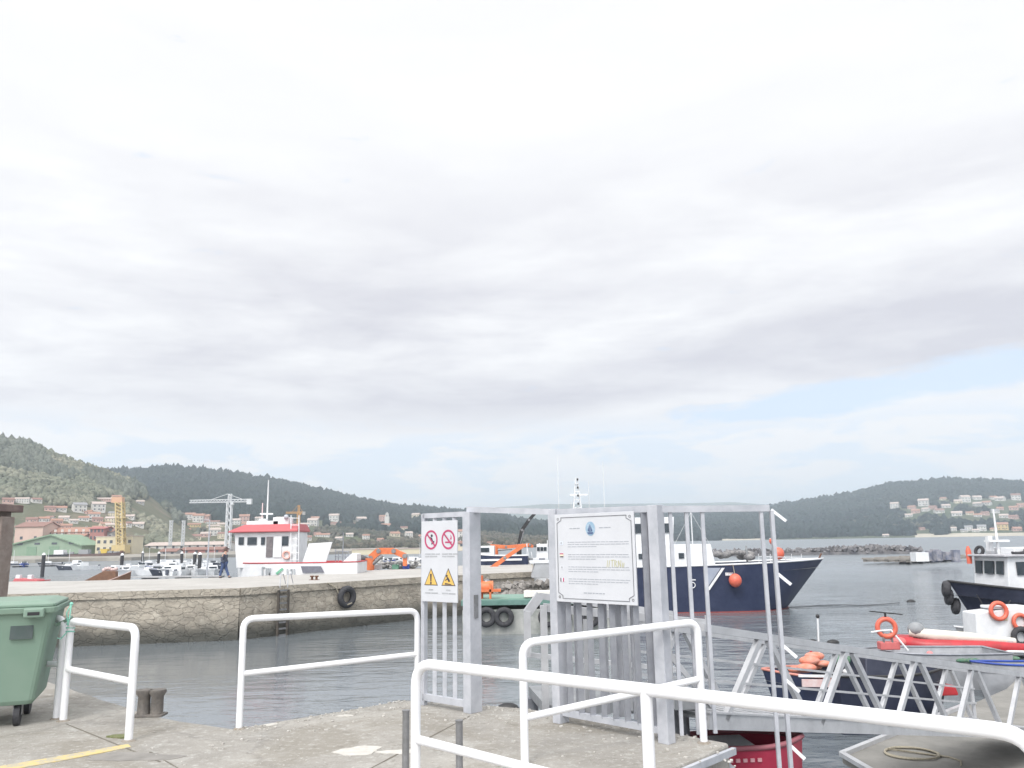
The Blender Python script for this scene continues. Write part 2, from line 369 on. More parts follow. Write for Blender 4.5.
# ------------------------------------------------------------------ railings
collar_m = mat('stained_footing', (.22, .18, .14), (.36, .33, .29), 40, .95, bump=.5)
def railing(label, legs, mids, r, bend=.13, extra=None):
    """legs: [(ground point, top z)], mids: height of the middle rail at both ends"""
    base = legs[0][0]; T = thing('railing', label, 'railing', (base.x, base.y, 0), 0, 'white tubular railings on the quay')
    A, B = legs[0], legs[-1]
    at_, bt = V((A[0].x, A[0].y, A[1])), V((B[0].x, B[0].y, B[1]))
    da = (bt - at_).normalized()
    p = fillet([at_ - V((0, 0, bend * 1.6)), at_, bt, bt - V((0, 0, bend * 1.6))], bend)
    MB().tube(p, r, 16).build('top_rail', rail_white, T, True)
    for i, (g, z) in enumerate(legs):
        f = (g - A[0]).length / max((B[0] - A[0]).length, 1e-6)
        zt = (z - bend * 1.55) if i in (0, len(legs) - 1) else z - r * .3
        MB().tube([(g.x, g.y, -.02), (g.x, g.y, zt)], r * .97, 16).build('leg', rail_white, T, True)
        MB().tube([(g.x, g.y, -.005), (g.x, g.y, .006), (g.x, g.y, .014)], [r * 1.9, r * 1.6, r * 1.05], 14).build('weld_collar', collar_m, T, True)
    m0 = V((A[0].x, A[0].y, mids[0])); m1 = V((B[0].x, B[0].y, mids[1]))
    MB().tube([m0, m1], r * .85, 14).build('middle_rail', rail_white, T, True)
    return T
g = [atz(128.5, 741), atz(63, 721)]
railing('short white railing beside the green bin, tied with mint rope', [(g[1], over(g[1], 69, 621)), (g[0], over(g[0], 133, 628))], (over(g[1], 66, 669), over(g[0], 129, 682)), .034)
gq = atz(57, 719.5); gq2 = gq + V((-2.2, .75, 0))
railing('white railing mostly hidden behind the green bin', [(gq2, .95), (gq + V((-.02, .02, 0)), .93)], (.5, .5), .032)
g = [atz(239, 729), atz(417, 704)]
railing('white railing between the green bin and the warning sign at the water edge', [(g[0], over(g[0], 240, 619)), (g[1], over(g[1], 419, 610.5))], (over(g[0], 240, 674), over(g[1], 418, 654)), .03)
g = [atz(525, 765), atz(704, 743)]
railing('white railing in front of the information board, second from the camera', [(g[0], over(g[0], 524, 643)), (g[1], over(g[1], 701, 622))], (over(g[0], 524, 718), over(g[1], 703, 679)), .031)
z1 = .98
pa = atz(416, 663, z1); pb = atz(1037, 735, z1); pm_ = atz(643, 690.5, z1)
A0 = V((pa.x, pa.y, 0)); B0 = V((pb.x, pb.y, 0)); f = .36
d = (B0 - A0); f = ((V((pm_.x, pm_.y, 0)) - A0).dot(d)) / d.dot(d); M0 = A0 + d * f
railing('long white railing nearest the camera running out of frame to the right', [(A0, z1), (M0, z1), (B0, z1 + .0)], (over(A0, 417, 739), .50), .0265, .15)
# mint rope tied on the short railing
g = atz(63, 721); tp = over(g, 69, 605)
c0 = V((g.x, g.y - .02, over(g, 69, 621)))
mb = MB()
zt = over(g, 68, 604)
mb.tube([(c0.x, c0.y - .03, c0.z - .04), (c0.x - .015, c0.y - .045, (c0.z + zt) / 2), (c0.x, c0.y, zt)], .006, 6)
mb.tube([(c0.x, c0.y - .03, c0.z - .04), (c0.x + .02, c0.y - .045, (c0.z + zt) / 2), (c0.x, c0.y, zt)], .006, 6)
for k in range(3): mb.torus((c0.x, c0.y + .02, c0.z - .03 - k * .035), .036, .007, (0, .15, 1), 16, 6)
mb.tube([(c0.x, c0.y - .04, c0.z - .1), (c0.x - .05, c0.y - .05, c0.z - .16), (c0.x - .08, c0.y - .05, c0.z - .15)], .006, 6)
mb.sphere((c0.x, c0.y, zt), .018, 8, 6)
o = mb.build('rope', mint_rope); recenter(o, (c0.x, c0.y, 0)); tag(o, 'mint green rope knotted round the top of the short railing', 'rope')
# two bare steel stubs
for px, py, tp, lb in ((405.5, 786, 710, 'bare steel stub standing left of the nearest railing leg'), (459.5, 792, 720, 'bare steel stub standing right of the nearest railing leg')):
    g = atz(px, py); z = over(g, px, tp)
    T = thing('steel_stub', lb, 'post', g, 0, 'bare steel stubs by the nearest railing')
    MB().tube([(0, 0, 0), (0, 0, z - .008)], .024, 14).build('tube', steel_dark, T)
    MB().tube([(0, 0, z - .008), (0, 0, z)], .027, 14).build('cap', steel_dark, T)
# ------------------------------------------------------------------ wheeled bin
T = thing('wheeled_bin', 'big green wheeled rubbish bin with flat lid at the left edge', 'rubbish bin', (-5.16, 8.16, 0), R(22))
T.scale = (.98, .98, .965)
def ring(z, hx, hy, r=.05, n=3):
    o = []
    for sx, sy, a0 in ((1, -1, -90), (1, 1, 0), (-1, 1, 90), (-1, -1, 180)):
        for i in range(n + 1):
            a = R(a0 + 90 * i / n); o.append((sx * (hx - r) + r * math.cos(a), sy * (hy - r) + r * math.sin(a), z))
    return o
def loft(mb, rings, cap=True, sm=False):
    n = len(rings[0]); vs = [p for r_ in rings for p in r_]; fs = []
    for i in range(len(rings) - 1):
        for k in range(n): fs.append((i * n + k, i * n + (k + 1) % n, (i + 1) * n + (k + 1) % n, (i + 1) * n + k))
    if cap: fs += [tuple(range(n))[::-1], tuple((len(rings) - 1) * n + k for k in range(n))]
    return mb.add(vs, fs, sm)
body = loft(MB(), [ring(.20, .56, .40), ring(.24, .585, .42), ring(1.0, .68, .50), ring(1.06, .69, .51)]).build('body', green_plastic, T, bevel=.008)
mb = MB()
for x in (-.3, .12): MB().beam((x, -.425, .3), (x * 1.12, -.498, .95), .05, .012, (0, 1, 0)).build('rib', green_plastic, body)
loft(MB(), [ring(1.05, .72, .54), ring(1.11, .73, .55)]).build('rim', green_lid, T, bevel=.01)
lid = loft(MB(), [ring(1.112, .71, .53), ring(1.14, .71, .53), ring(1.17, .62, .44), ring(1.178, .5, .3)]).build('lid', green_lid, T, bevel=.008)
for x in (-.50, .54):
    mb = MB(); mb.box((x, -.575, 1.06), (.17, .07, .085)); h = mb.build('handle', green_lid, T, bevel=.012)
    MB().box((x, -.612, 1.055), (.10, .006, .03)).build('grip_slot', black, h)
MB().box((.44, -.492, .90), (.19, .012, .17), M=Matrix.Rotation(R(-6), 3, 'X')).build('sticker', mat('sticker', (.05, .075, .07), (.07, .09, .09), 8, .6), T)
mb = MB(); mb.beam((.68, -.15, .9), (.78, -.15, .95), .03, .03); mb.beam((.68, .15, .9), (.78, .15, .95), .03, .03); mb.tube([(.78, -.19, .95), (.78, .19, .95)], .018); mb.build('side_bar', green_plastic, T)
for x in (-.44, .44):
    for y in (-.3, .3):
        wl = MB(); wl.tube([(x - .025, y, .10), (x + .025, y, .10)], .10, 20); w_ = wl.build('wheel', rubber, T)
        mb = MB(); mb.box((x, y, .205), (.10, .10, .02)); mb.beam((x - .035, y, .1), (x - .035, y, .2), .008, .05); mb.beam((x + .035, y, .1), (x + .035, y, .2), .008, .05); mb.build('fork', steel_dark, w_)
# ------------------------------------------------------------------ stone post with slab roof at the left edge
p = atY(3, 520, 10.0)
T = thing('stone_post', 'weathered brown post with a flat overhanging slab behind the bin', 'post', (p.x - .06, 10.0, 0))
zt = atY(20, 508, 10).z
stone_b = mat('brown_stone', (.24, .19, .165), (.34, .29, .255), 4, .9, bump=.6)
mb = MB(); mb.box((0, 0, zt/2 - .05), (.26, .26, zt - .1)); mb.build('post', stone_b, T, bevel=.015)
MB().box((0, 0, .12), (.42, .42, .24)).build('plinth', stone_b, T, bevel=.02)
mb = MB(); mb.box((-.52, 0, zt + .0), (1.34, .5, .09)); mb.build('roof_slab', mat('slab_brown', (.17, .12, .115), (.24, .18, .16), 4, .9, bump=.5), T, bevel=.01)
MB().box((-.5, 0, zt - .075), (1.1, .34, .06)).build('roof_beam', stone_b, T)
MB().box((-.9, 0, zt/2 - .05), (.26, .26, zt - .1)).build('post', stone_b, T, bevel=.015)
# ------------------------------------------------------------------ twin bollard at the quay edge
p = atz(149, 716)
T = thing('twin_bollard', 'rusty twin-headed mooring bollard on the quay edge beside the short railing', 'bollard', p)
T.scale = (.8, .8, .9)
stone_d = mat('bollard_iron', (.13, .12, .11), (.19, .17, .15), 12, .8, bump=.5)
for s in (-.07, .09):
    hh = MB().tube([(s, 0, 0), (s, 0, .02), (s, 0, .20), (s, 0, .24), (s, 0, .27)], [.085, .075, .07, .10, .095], 16).build('post', stone_d, T)
MB().box((.01, 0, .012), (.36, .2, .022)).build('base_plate', stone_d, T, bevel=.004)
# ------------------------------------------------------------------ gate, fence panels and boards
def Mplane(a, b):      # frame: x along a->b, y up, z towards the camera
    x = V((b.x - a.x, b.y - a.y, 0)).normalized(); z = V((x.y, -x.x, 0)); return Matrix(((x.x, 0, z.x), (x.y, 0, z.y), (0, 1, 0)))
L0 = atz(424, 705); L1 = atz(467, 712.5)
LZ = over(L1, 465, 512)
T = thing('gate_panel', 'narrow grey steel fence panel left of the gateway, carrying the warning board', 'fence panel', (L1.x, L1.y, 0))
d = (L1 - L0).normalized(); nrm = V((d.y, -d.x, 0))
mb = MB(); q = L1 + d * .03 - nrm * .05
M3 = Mplane(L0, L1)
mb.box((q.x, q.y, LZ / 2), (.10, .16, LZ), M=Matrix(((d.x, nrm.x, 0), (d.y, nrm.y, 0), (0, 0, 1)))); mb.build('post', galv_pale, T, True, bevel=.004)
mb = MB(); q2 = L0; mb.box((q2.x, q2.y, LZ / 2), (.05, .05, LZ), M=Matrix(((d.x, nrm.x, 0), (d.y, nrm.y, 0), (0, 0, 1)))); mb.build('post', galv_pale, T, True, bevel=.003)
up = V((0, 0, 1))
MB().beam(L0 + up * (LZ - .02), L1 + up * (LZ - .02), .05, .05).build('top_rail', galv_pale, T, True)
MB().beam(L0 + up * .08, L1 + up * .08, .05, .06).build('bottom_rail', galv_pale, T, True)
for k in range(1, 4):
    q = L0 + (L1 - L0) * (k / 4.2 + .02); MB().beam(q + up * .1, q + up * (LZ - .03), .025, .04, (1, 0, 0)).build('bar', galv_pale, T, True)
# lock box on the post
q = L1 + d * .085 - nrm * .05; mb = MB(); mb.box((q.x, q.y, .98), (.012, .05, .22), M=Matrix(((d.x, nrm.x, 0), (d.y, nrm.y, 0), (0, 0, 1)))); mb.build('latch_plate', steel_dark, T, True)
# warning board
sw = mat('sign_white', (.60, .61, .635), (.555, .565, .59), 3, .35)
zb, ztp = over(L1, 462, 603), over(L1, 462, 520)
wd = (L1 - L0).length - .06
bc = L0 + nrm * .045
T2 = thing('warning_board', 'white warning board with two red prohibition circles above two yellow triangles', 'sign', (bc.x, bc.y, 0), math.atan2(d.y, d.x))
hb = ztp - zb
fx0 = .0
def flat(mb, pts, y, th=.002):            # polygon in the sign's own plane (x along, z up), facing -y
    mb.extr([(x, y, z) for x, z in pts], (0, -th, 0)); return mb
def disc(cx, cz, r, n=32, sx=1): return [(cx + r * sx * math.cos(2 * math.pi * i / n), cz + r * math.sin(2 * math.pi * i / n)) for i in range(n)]
def flatring(mb, cx, cz, r0, r1, y, th=.002, n=36, sx=1):
    vs = []
    for yy in (y, y - th):
        for rr in (r0, r1): vs += [(cx + rr * sx * math.cos(2 * math.pi * i / n), yy, cz + rr * math.sin(2 * math.pi * i / n)) for i in range(n)]
    fs = []
    for i in range(n):
        j = (i + 1) % n
        fs += [(2 * n + i, 3 * n + i, 3 * n + j, 2 * n + j), (n + i, 3 * n + i, 3 * n + j, n + j)[::-1], (i, j, 2 * n + j, 2 * n + i)[::-1]]
    return mb.add(vs, fs)
W = wd * .96
MB().box((W / 2 + .01, 0, (zb + ztp) / 2), (W, .012, hb)).build('board', sw, T2, bevel=.002)
sr = mat('sign_red', (.50, .06, .16), (.42, .06, .14), 5, .4); sy_ = mat('sign_yellow', (.72, .48, .12), (.66, .44, .12), 5, .4); sg = mat('sign_grey_print', (.42, .43, .45), (.36, .37, .38), 9, .5)
sbk = mat('sign_black', (.06, .05, .08), (.05, .045, .06), 5, .5)
c1x, c2x = W * .28 + .01, W * .76 + .01; zc = zb + hb * .765; rr = W * .185
for i, cx in enumerate((c1x, c2x)):
    mb = MB(); flatring(mb, cx, zc, rr * .80, rr, -.0065, .002)
    a = R(-45); ux, uz = math.cos(a), math.sin(a); px_, pz = -uz, ux; hw = rr * .085; L = rr * .82
    sgn = MB()
    flat(mb, [(cx + ux * L * s1 + px_ * hw * s2, zc + uz * L * s1 + pz * hw * s2) for s1, s2 in ((-1, -1), (1, -1), (1, 1), (-1, 1))], -.0105, .001)
    mb.build('prohibition_ring', sr, T2)
    mb = MB()
    if i == 0:
        flat(mb, disc(cx + .1 * rr, zc + .42 * rr, .15 * rr), -.0065)
        flat(mb, [(cx - .35 * rr, zc + .35 * rr), (cx + .15 * rr, zc + .2 * rr), (cx + .35 * rr, zc - .2 * rr), (cx + .1 * rr, zc - .15 * rr), (cx - .2 * rr, zc + .1 * rr)], -.0065)
        flat(mb, [(cx + .1 * rr, zc - .2 * rr), (cx + .5 * rr, zc - .1 * rr), (cx + .45 * rr, zc - .35 * rr), (cx + .05 * rr, zc - .5 * rr)], -.0069)
    else:
        flat(mb, [(cx + .25 * rr, zc + .0 * rr), (cx + .38 * rr, zc + .25 * rr), (cx + .33 * rr, zc + .5 * rr), (cx + .5 * rr, zc + .25 * rr), (cx + .48 * rr, zc)], -.0065)
        flat(mb, [(cx - .45 * rr, zc - .2 * rr), (cx + .5 * rr, zc - .2 * rr), (cx + .5 * rr, zc - .36 * rr), (cx - .45 * rr, zc - .36 * rr)], -.0069)
    mb.build('pictogram', sbk if i == 0 else sr, T2)
    mb = MB()
    for r_, (z, ws) in enumerate(((zb + hb * .595, (.16, .10, .12)), (zb + hb * .565, (.12, .2)))):
        x = cx - W * .17
        for w_ in ws: flat(mb, [(x, z), (x + W * w_, z), (x + W * w_, z - .012), (x, z - .012)], -.0065); x += W * (w_ + .02)
    mb.build('caption', sg, T2)
    zt_ = zb + hb * .20; hgt = hb * .215; hw = W * .19
    tri = lambda k: [(cx - hw * k, zt_ + hgt * (.33 - .33 * k)), (cx + hw * k, zt_ + hgt * (.33 - .33 * k)), (cx, zt_ + hgt * (.33 + .67 * k))]
    mb = MB(); flat(mb, tri(1), -.0062, .001); mb.build('triangle_border', sbk, T2)
    mb = MB(); flat(mb, tri(.86), -.0072, .001); mb.build('triangle', sy_, T2)
    mb = MB()
    if i == 0:
        flat(mb, [(cx - .007, zt_ + hgt * .22), (cx + .007, zt_ + hgt * .22), (cx + .012, zt_ + hgt * .66), (cx - .012, zt_ + hgt * .66)], -.0082); flat(mb, disc(cx, zt_ + hgt * .13, .012, 12), -.0082)
    else:
        flat(mb, disc(cx - .02, zt_ + hgt * .56, .012, 12), -.0082)
        flat(mb, [(cx - .025, zt_ + hgt * .5), (cx + .0, zt_ + hgt * .48), (cx + .03, zt_ + hgt * .25), (cx + .005, zt_ + hgt * .22)], -.0082)
        flat(mb, [(cx - .045, zt_ + hgt * .16), (cx + .045, zt_ + hgt * .10), (cx + .045, zt_ + hgt * .06), (cx - .045, zt_ + hgt * .08)], -.0085)
        flat(mb, [(cx - .045, zt_ + hgt * .32), (cx - .01, zt_ + hgt * .42), (cx - .01, zt_ + hgt * .36), (cx - .04, zt_ + hgt * .28)], -.0086)
    mb.build('pictogram', sbk, T2)
    mb = MB()
    for z, ws in ((zb + hb * .155, (.12,)), (zb + hb * .115, (.16, .18))):
        x = cx - W * sum(ws) / 2 - .0
        for w_ in ws: flat(mb, [(x, z), (x + W * w_, z), (x + W * w_, z - .012), (x, z - .012)], -.0065); x += W * (w_ + .02)
    mb.build('caption', sg, T2)
# right fence panel
K0 = atz(561, 722.5); K1 = atz(667, 743); KZ = over(K1, 661, 505)
K0z = over(K0, 557, 512)
d = (K1 - K0).normalized(); nrm = V((d.y, -d.x, 0)); Mx = Matrix(((d.x, nrm.x, 0), (d.y, nrm.y, 0), (0, 0, 1)))
T = thing('fence_panel', 'wide grey steel bar fence panel right of the gateway, carrying the notice board', 'fence panel', (K0.x, K0.y, 0))
KW = (K1 - K0).length
KA = over(K0, 557, 509); mb = MB(); mb.box((K0.x, K0.y, KA / 2), (.09, .12, KA), M=Mx); mb.build('post', galv_pale, T, True, bevel=.004)
mb = MB(); mb.box((K1.x, K1.y, KZ / 2), (.10, .10, KZ), M=Mx); mb.build('post', galv_pale, T, True, bevel=.004)
q = K1 + d * -.16 - nrm * .16; mb = MB(); mb.box((q.x, q.y, KZ / 2), (.06, .06, KZ), M=Mx); mb.build('post', galv_pale, T, True, bevel=.004)
MB().beam(K0 + up * (KA - .03), K1 + up * (KZ - .03), .056, .056).build('top_rail', galv_pale, T, True)
MB().beam(K0 + up * .09, K1 + up * .09, .05, .05).build('bottom_rail', galv_pale, T, True)
nb = 8
for k in range(1, nb + 1):
    q = K0 + (K1 - K0) * (k / (nb + 1)); MB().beam(q + up * .1, q + up * (KA + (KZ - KA) * k / (nb + 1) - .04), .03, .05, (1, 0, 0)).build('bar', galv, T, True)
for k in range(6):
    q = K0 + (K1 - K0) * ((k + .5) / 7) - nrm * .16; MB().beam(q + up * .1, q + up * (KZ - .06), .04, .05, (1, 0, 0)).build('back_bar', galv_pale, T, True)
# lintel over the gateway
g0 = L1 + d * .02; lin = MB().beam(V((L1.x + .02, L1.y + .04, LZ + .026)), V((K0.x - .05, K0.y, KA - .025)), .05, .055)
o = lin.build('gate_lintel', galv_pale); recenter(o, (L1.x, L1.y, LZ)); tag(o, 'grey steel beam spanning the open gateway between the two panels', 'beam')
# notice board
zb = over(K0, 562, 600.5); zt = over(K0, 562, 515)
bw = .72; bc = K0 + d * .062 + nrm * .075
# width from picture: 562 to 636
best = min((abs((lambda P: 512 + F * (CM.transposed() @ (P - EYE)).x / -(CM.transposed() @ (P - EYE)).z)(bc + d * x + up * 1.5) - 636), x) for x in [i * .01 for i in range(40, 130)])
bw = best[1]
T2 = thing('notice_board', 'white notice board with oval blue crest, small flags and grey text lines', 'sign', (bc.x, bc.y, 0), math.atan2(d.y, d.x))
hb = zt - zb
MB().box((bw / 2, 0, (zb + zt) / 2), (bw, .012, hb)).build('board', sw, T2, bevel=.002)
mb = MB(); e = .03; nk = .05; yb = -.0065
P = [(e + nk, zb + e), (bw - e - nk, zb + e), (bw - e - nk, zb + e + nk * .5), (bw - e, zb + e + nk), (bw - e, zt - e - nk), (bw - e - nk, zt - e - nk * .5), (bw - e - nk, zt - e), (e + nk, zt - e), (e + nk, zt - e - nk * .5), (e, zt - e - nk), (e, zb + e + nk), (e + nk, zb + e + nk * .5)]
for i in range(len(P)):
    a, b_ = V(P[i]), V(P[(i + 1) % len(P)]); u = (b_ - a).normalized(); n_ = V((-u.y, u.x)) * .003
    a -= u * .002; b_ += u * .002
    flat(mb, [tuple(a - n_), tuple(b_ - n_), tuple(b_ + n_), tuple(a + n_)], yb - .00005 * i)
mb.build('border_line', mat('sign_dark_line', (.16, .17, .18), (.2, .2, .22), 9, .5), T2)
for x in (e + .012, bw - e - .012):
    for z in (zb + e + .012, zt - e - .012):
        mb = MB(); flatring(mb, x, z, .007, .012, -.0065); mb.build('screw', steel_dark, T2)
cz = zt - hb * .175
crest = flat(MB(), disc(bw * .47, cz, .062, 32, .88), -.0065).build('crest', mat('crest_blue', (.22, .36, .48), (.40, .50, .60), 18, .5), T2)
mb = MB(); cx = bw * .47
flat(mb, [(cx - .035, cz - .03), (cx + .035, cz - .03), (cx + .025, cz - .048), (cx - .025, cz - .048)], -.0085)
flat(mb, [(cx - .004, cz - .028), (cx - .004, cz + .04), (cx - .03, cz - .02)], -.0086); flat(mb, [(cx + .003, cz - .028), (cx + .003, cz + .03), (cx + .026, cz - .02)], -.0087)
mb.build('crest_ship', mat('crest_dark', (.08, .12, .22), (.1, .14, .25), 9, .5), crest)
pt = mat('sign_pale_print', (.38, .40, .44), (.33, .35, .38), 30, .6)
r3 = random.Random(3)
def words(mb, x0, x1, z, h=.006, y=-.0065):
    x = x0
    while x < x1 - .02:
        w_ = min(r3.uniform(.02, .06), x1 - x); flat(mb, [(x, z), (x + w_, z), (x + w_, z - h), (x, z - h)], y, .001); x += w_ + .008
mb = MB(); words(mb, bw * .2, bw * .35, cz + .01, .008); words(mb, bw * .58, bw * .72, cz + .01, .008); mb.build('heading', pt, T2)
for j, f_ in enumerate((.32, .46, .60, .735)):
    z = zt - hb * f_
    mb = MB()
    for k in range(3): words(mb, bw * .17, bw * (.93 if k < 2 else .55), z - k * .02)
    mb.build('paragraph', pt, T2)
mb = MB(); words(mb, bw * .36, bw * .62, zt - hb * .885, .009); mb.build('footer', pt, T2)
flags = [((.55, .60, .70), (.62, .66, .72)), ((.72, .60, .50), (.75, .68, .52)), ((.45, .48, .55), (.62, .63, .66)), ((.22, .24, .32), (.70, .69, .72))]
for j, (ca, cb) in enumerate(flags):
    z = zt - hb * (.325 + j * .14); x = bw * .085
    fo = flat(MB(), [(x - .02, z - .022), (x + .022, z - .022), (x + .022, z + .012), (x - .02, z + .012)], -.0065).build('flag', mat('flag_%d' % j, cb, cb, 5, .6), T2)
    if j == 1:
        flat(MB(), [(x - .02, z + .004), (x + .022, z + .004), (x + .022, z + .012), (x - .02, z + .012)], -.0085).build('flag_stripe', sr, fo)
        flat(MB(), [(x - .02, z - .022), (x + .022, z - .022), (x + .022, z - .014), (x - .02, z - .014)], -.0085).build('flag_stripe', sbk, fo)
    if j == 3:
        flat(MB(), [(x - .02, z - .022), (x - .01, z - .022), (x - .01, z + .012), (x - .02, z + .012)], -.0085).build('flag_stripe', sbk, fo)
        flat(MB(), [(x + .01, z - .022), (x + .022, z - .022), (x + .022, z + .012), (x + .01, z + .012)], -.0085).build('flag_stripe', sr, fo)
    if j in (0, 2): flat(MB(), [(x - .008, z - .012), (x + .01, z - .012), (x + .006, z + .006), (x - .006, z + .004)], -.0085).build('flag_mark', sg, fo)
# faint yellow scrawl
mb = MB(); zz0 = zt - hb * .565; xx = bw * .66
gy = mat('faint_scrawl', (.48, .46, .25), (.52, .50, .33), 20, .6)
def stroke(a, b_, y=-.0068):
    a = V(a); b_ = V(b_); u = (b_ - a).normalized(); n_ = V((-u.y, u.x)) * .0028; flat(mb, [tuple(a - n_), tuple(b_ - n_), tuple(b_ + n_), tuple(a + n_)], y, .001)
for i, (a, b_) in enumerate([((0, -.03), (.012, .03)), ((.02, -.03), (.032, .03)), ((.045, .028), (.08, .032)), ((.062, .03), (.058, -.028)), ((.085, -.028), (.088, .03)), ((.088, .03), (.11, .018)), ((.11, .018), (.09, .002)), ((.09, .002), (.115, -.028)), ((.125, -.028), (.128, .028)), ((.128, .028), (.15, -.026)), ((.15, -.026), (.155, .03)), ((.165, -.03), (.175, .01)), ((.18, -.03), (.19, .01))]):
    stroke((xx + a[0], zz0 + a[1]), (xx + b_[0], zz0 + b_[1]), -.0068 - .0001 * i)
mb.build('scrawl', gy, T2)
# side guard reaching over the water
def backproj(P):
    q = CM.transposed() @ (P - EYE); return 512 + F * q.x / -q.z, 384 - F * q.y / -q.z
S1 = atY(776, 640, 7.15); S0 = K1
T = thing('side_guard', 'tall open frame of pale bars with white spurs reaching over the water', 'guard frame', (K1.x, K1.y, 0))
SZ = over(V((S1.x, S1.y, 0)), 776, 508)
MB().beam(V((K1.x + .04, K1.y, SZ - .0)), V((S1.x + .02, S1.y, SZ)), .04, .055).build('top_rail', galv_pale, T, True)
def guardbar(px, py, zlow, w_, name='bar'):
    # bar along the guard whose picture column at row py is px
    f = min((abs(backproj(V((K1.x + (S1.x - K1.x) * k / 400, K1.y + (S1.y - K1.y) * k / 400, 1.6)))[0] - px), k) for k in range(0, 420))[1] / 400
    q = V((K1.x + (S1.x - K1.x) * f, K1.y + (S1.y - K1.y) * f, 0))
    MB().beam(q + up * zlow, q + up * (SZ - .02), w_, .03, (1, 0, 0)).build(name, galv_pale, T, True); return q
guardbar(671.5, 540, .05, .025); guardbar(687.5, 540, .05, .03); guardbar(703.5, 540, .05, .03)
guardbar(762.5, 540, -.75, .03); qe = guardbar(777, 540, -.75, .042, 'end_post')
MB().beam(qe + up * -.7, K1 + (qe - K1) * .3 + up * -.02, .04, .04).build('stay', galv_pale, T, True)
for py in (513, 576, 648, 682, 748):
    z = over(qe, 782, py); MB().beam(qe + up * (z + .03), qe + V((.10, -.06, z - .07)), .022, .022).build('spur', rail_white, T, True)
# ------------------------------------------------------------------ gangway
G0 = V((2.05, 8.9, 0)); G1 = V((9.0, 14.8, 0)); zt0, zt1 = .66, -.86; HT = .97
u = (G1 - G0).normalized(); nn_ = V((-u.y, u.x, 0)); WD = 1.15
if nn_.y < 0: nn_ = -nn_
T = thing('gangway', 'grey steel truss gangway sloping from the gate down to the floating pontoon', 'gangway', (G0.x, G0.y, 0))
def gp(s, side, h):       # s 0..1 along, side 0 near 1 far, h 0 bottom 1 top
    p = G0 + (G1 - G0) * s + nn_ * WD * side; return V((p.x, p.y, zt0 + (zt1 - zt0) * s - HT * (1 - h)))
for sd_ in (0, 1):
    MB().beam(gp(-.02, sd_, 1), gp(1.0, sd_, 1), .07, .075).build('top_chord', alu, T, True)
    MB().beam(gp(-.02, sd_, .06), gp(1.0, sd_, .06), .06, .15).build('bottom_chord', alu, T, True)
    MB().beam(gp(-.02, sd_, .15) , gp(1.0, sd_, .15) , .09, .02).build('chord_flange', alu, T, True)
    nbay = 5
    for k in range(nbay):
        a, m_, c_ = k / nbay, (k + .5) / nbay, (k + 1) / nbay
        MB().beam(gp(a + .012, sd_, .08), gp(m_ - .009, sd_, .97), .06, .065).build('diagonal', alu, T, True)
        MB().beam(gp(c_ - .012, sd_, .08), gp(m_ + .009, sd_, .97), .06, .065).build('diagonal', alu, T, True)
    MB().beam(gp(.995, sd_, 0), gp(.995, sd_, 1), .05, .05).build('end_post', alu, T, True)
    for h in (.42, .68):
        if sd_ == 1: MB().beam(gp(0, sd_, h) + nn_ * -.03, gp(1, sd_, h) + nn_ * -.03, .025, .03).build('hand_rail', alu, T, True)
dk = MB(); a, b_, c_, d_ = gp(-.02, 0, .1), gp(1, 0, .1), gp(1, 1, .1), gp(-.02, 1, .1)
dk.extr([a, b_, c_, d_], (0, 0, -.03)).build('deck', grey_deck, T, True)
for k in range(30):
    s = (k + .5) / 30; MB().beam(gp(s, .03, .125), gp(s, .97, .125), .03, .02).build('tread', alu, T, True)
fl = MB(); fl.extr([gp(1, 0, .1), gp(1.07, 0, .02), gp(1.07, 1, .02), gp(1, 1, .1)], (0, 0, -.02)); fl.build('flap', alu, T, True)
# landing in front of the gate
T = thing('gangway_landing', 'level grey landing frame with handrails behind the notice board', 'landing', (.3, 8.65, 0))
LA = V((.28, 8.65, 0)); LB = V((2.0, 8.88, 0)); lu = (LB - LA).normalized(); ln = V((-lu.y, lu.x, 0)) * 1.15
MB().extr([LA + up * -.12, LB + up * -.12, LB + ln + up * -.12, LA + ln + up * -.12], (0, 0, .10)).build('platform', grey_deck, T, True)
MB().beam(LA + up * .93, LB + up * .72, .07, .08).build('top_rail', alu, T, True)
MB().beam(LA + up * -.2, LA + up * .95, .10, .07, (1, 0, 0)).build('end_post', alu, T, True)
MB().beam(LA + ln + up * .30, LA + ln + up * .80, .12, .08, (1, 0, 0)).build('end_post', alu, T, True)
q0 = LA + ln; MB().beam(q0 + up * .78, q0 + lu * .16 + up * .98, .08, .1).build('rail_elbow', alu, T, True)
MB().beam(q0 + lu * .15 + up * .97, LB + ln + up * .72, .07, .07).build('top_rail', alu, T, True)
MB().beam(q0 + up * .32, LB + ln + up * .1, .05, .05).build('lower_rail', alu, T, True)
for k in range(4):
    q = LA + (LB - LA) * ((k + 1) / 4); MB().beam(q + up * -.1, q + up * .8, .05, .05, (1, 0, 0)).build('post', alu, T, True)
MB().beam(LB + up * -.1, LA + (LB - LA) * .55 + up * .85, .05, .05).build('brace', alu, T, True)
for q in (LA + ln * .9, LB + ln * .9): MB().tube([q + up * -4, q + up * -.12], .09, 12).build('pile', galv, T, True)
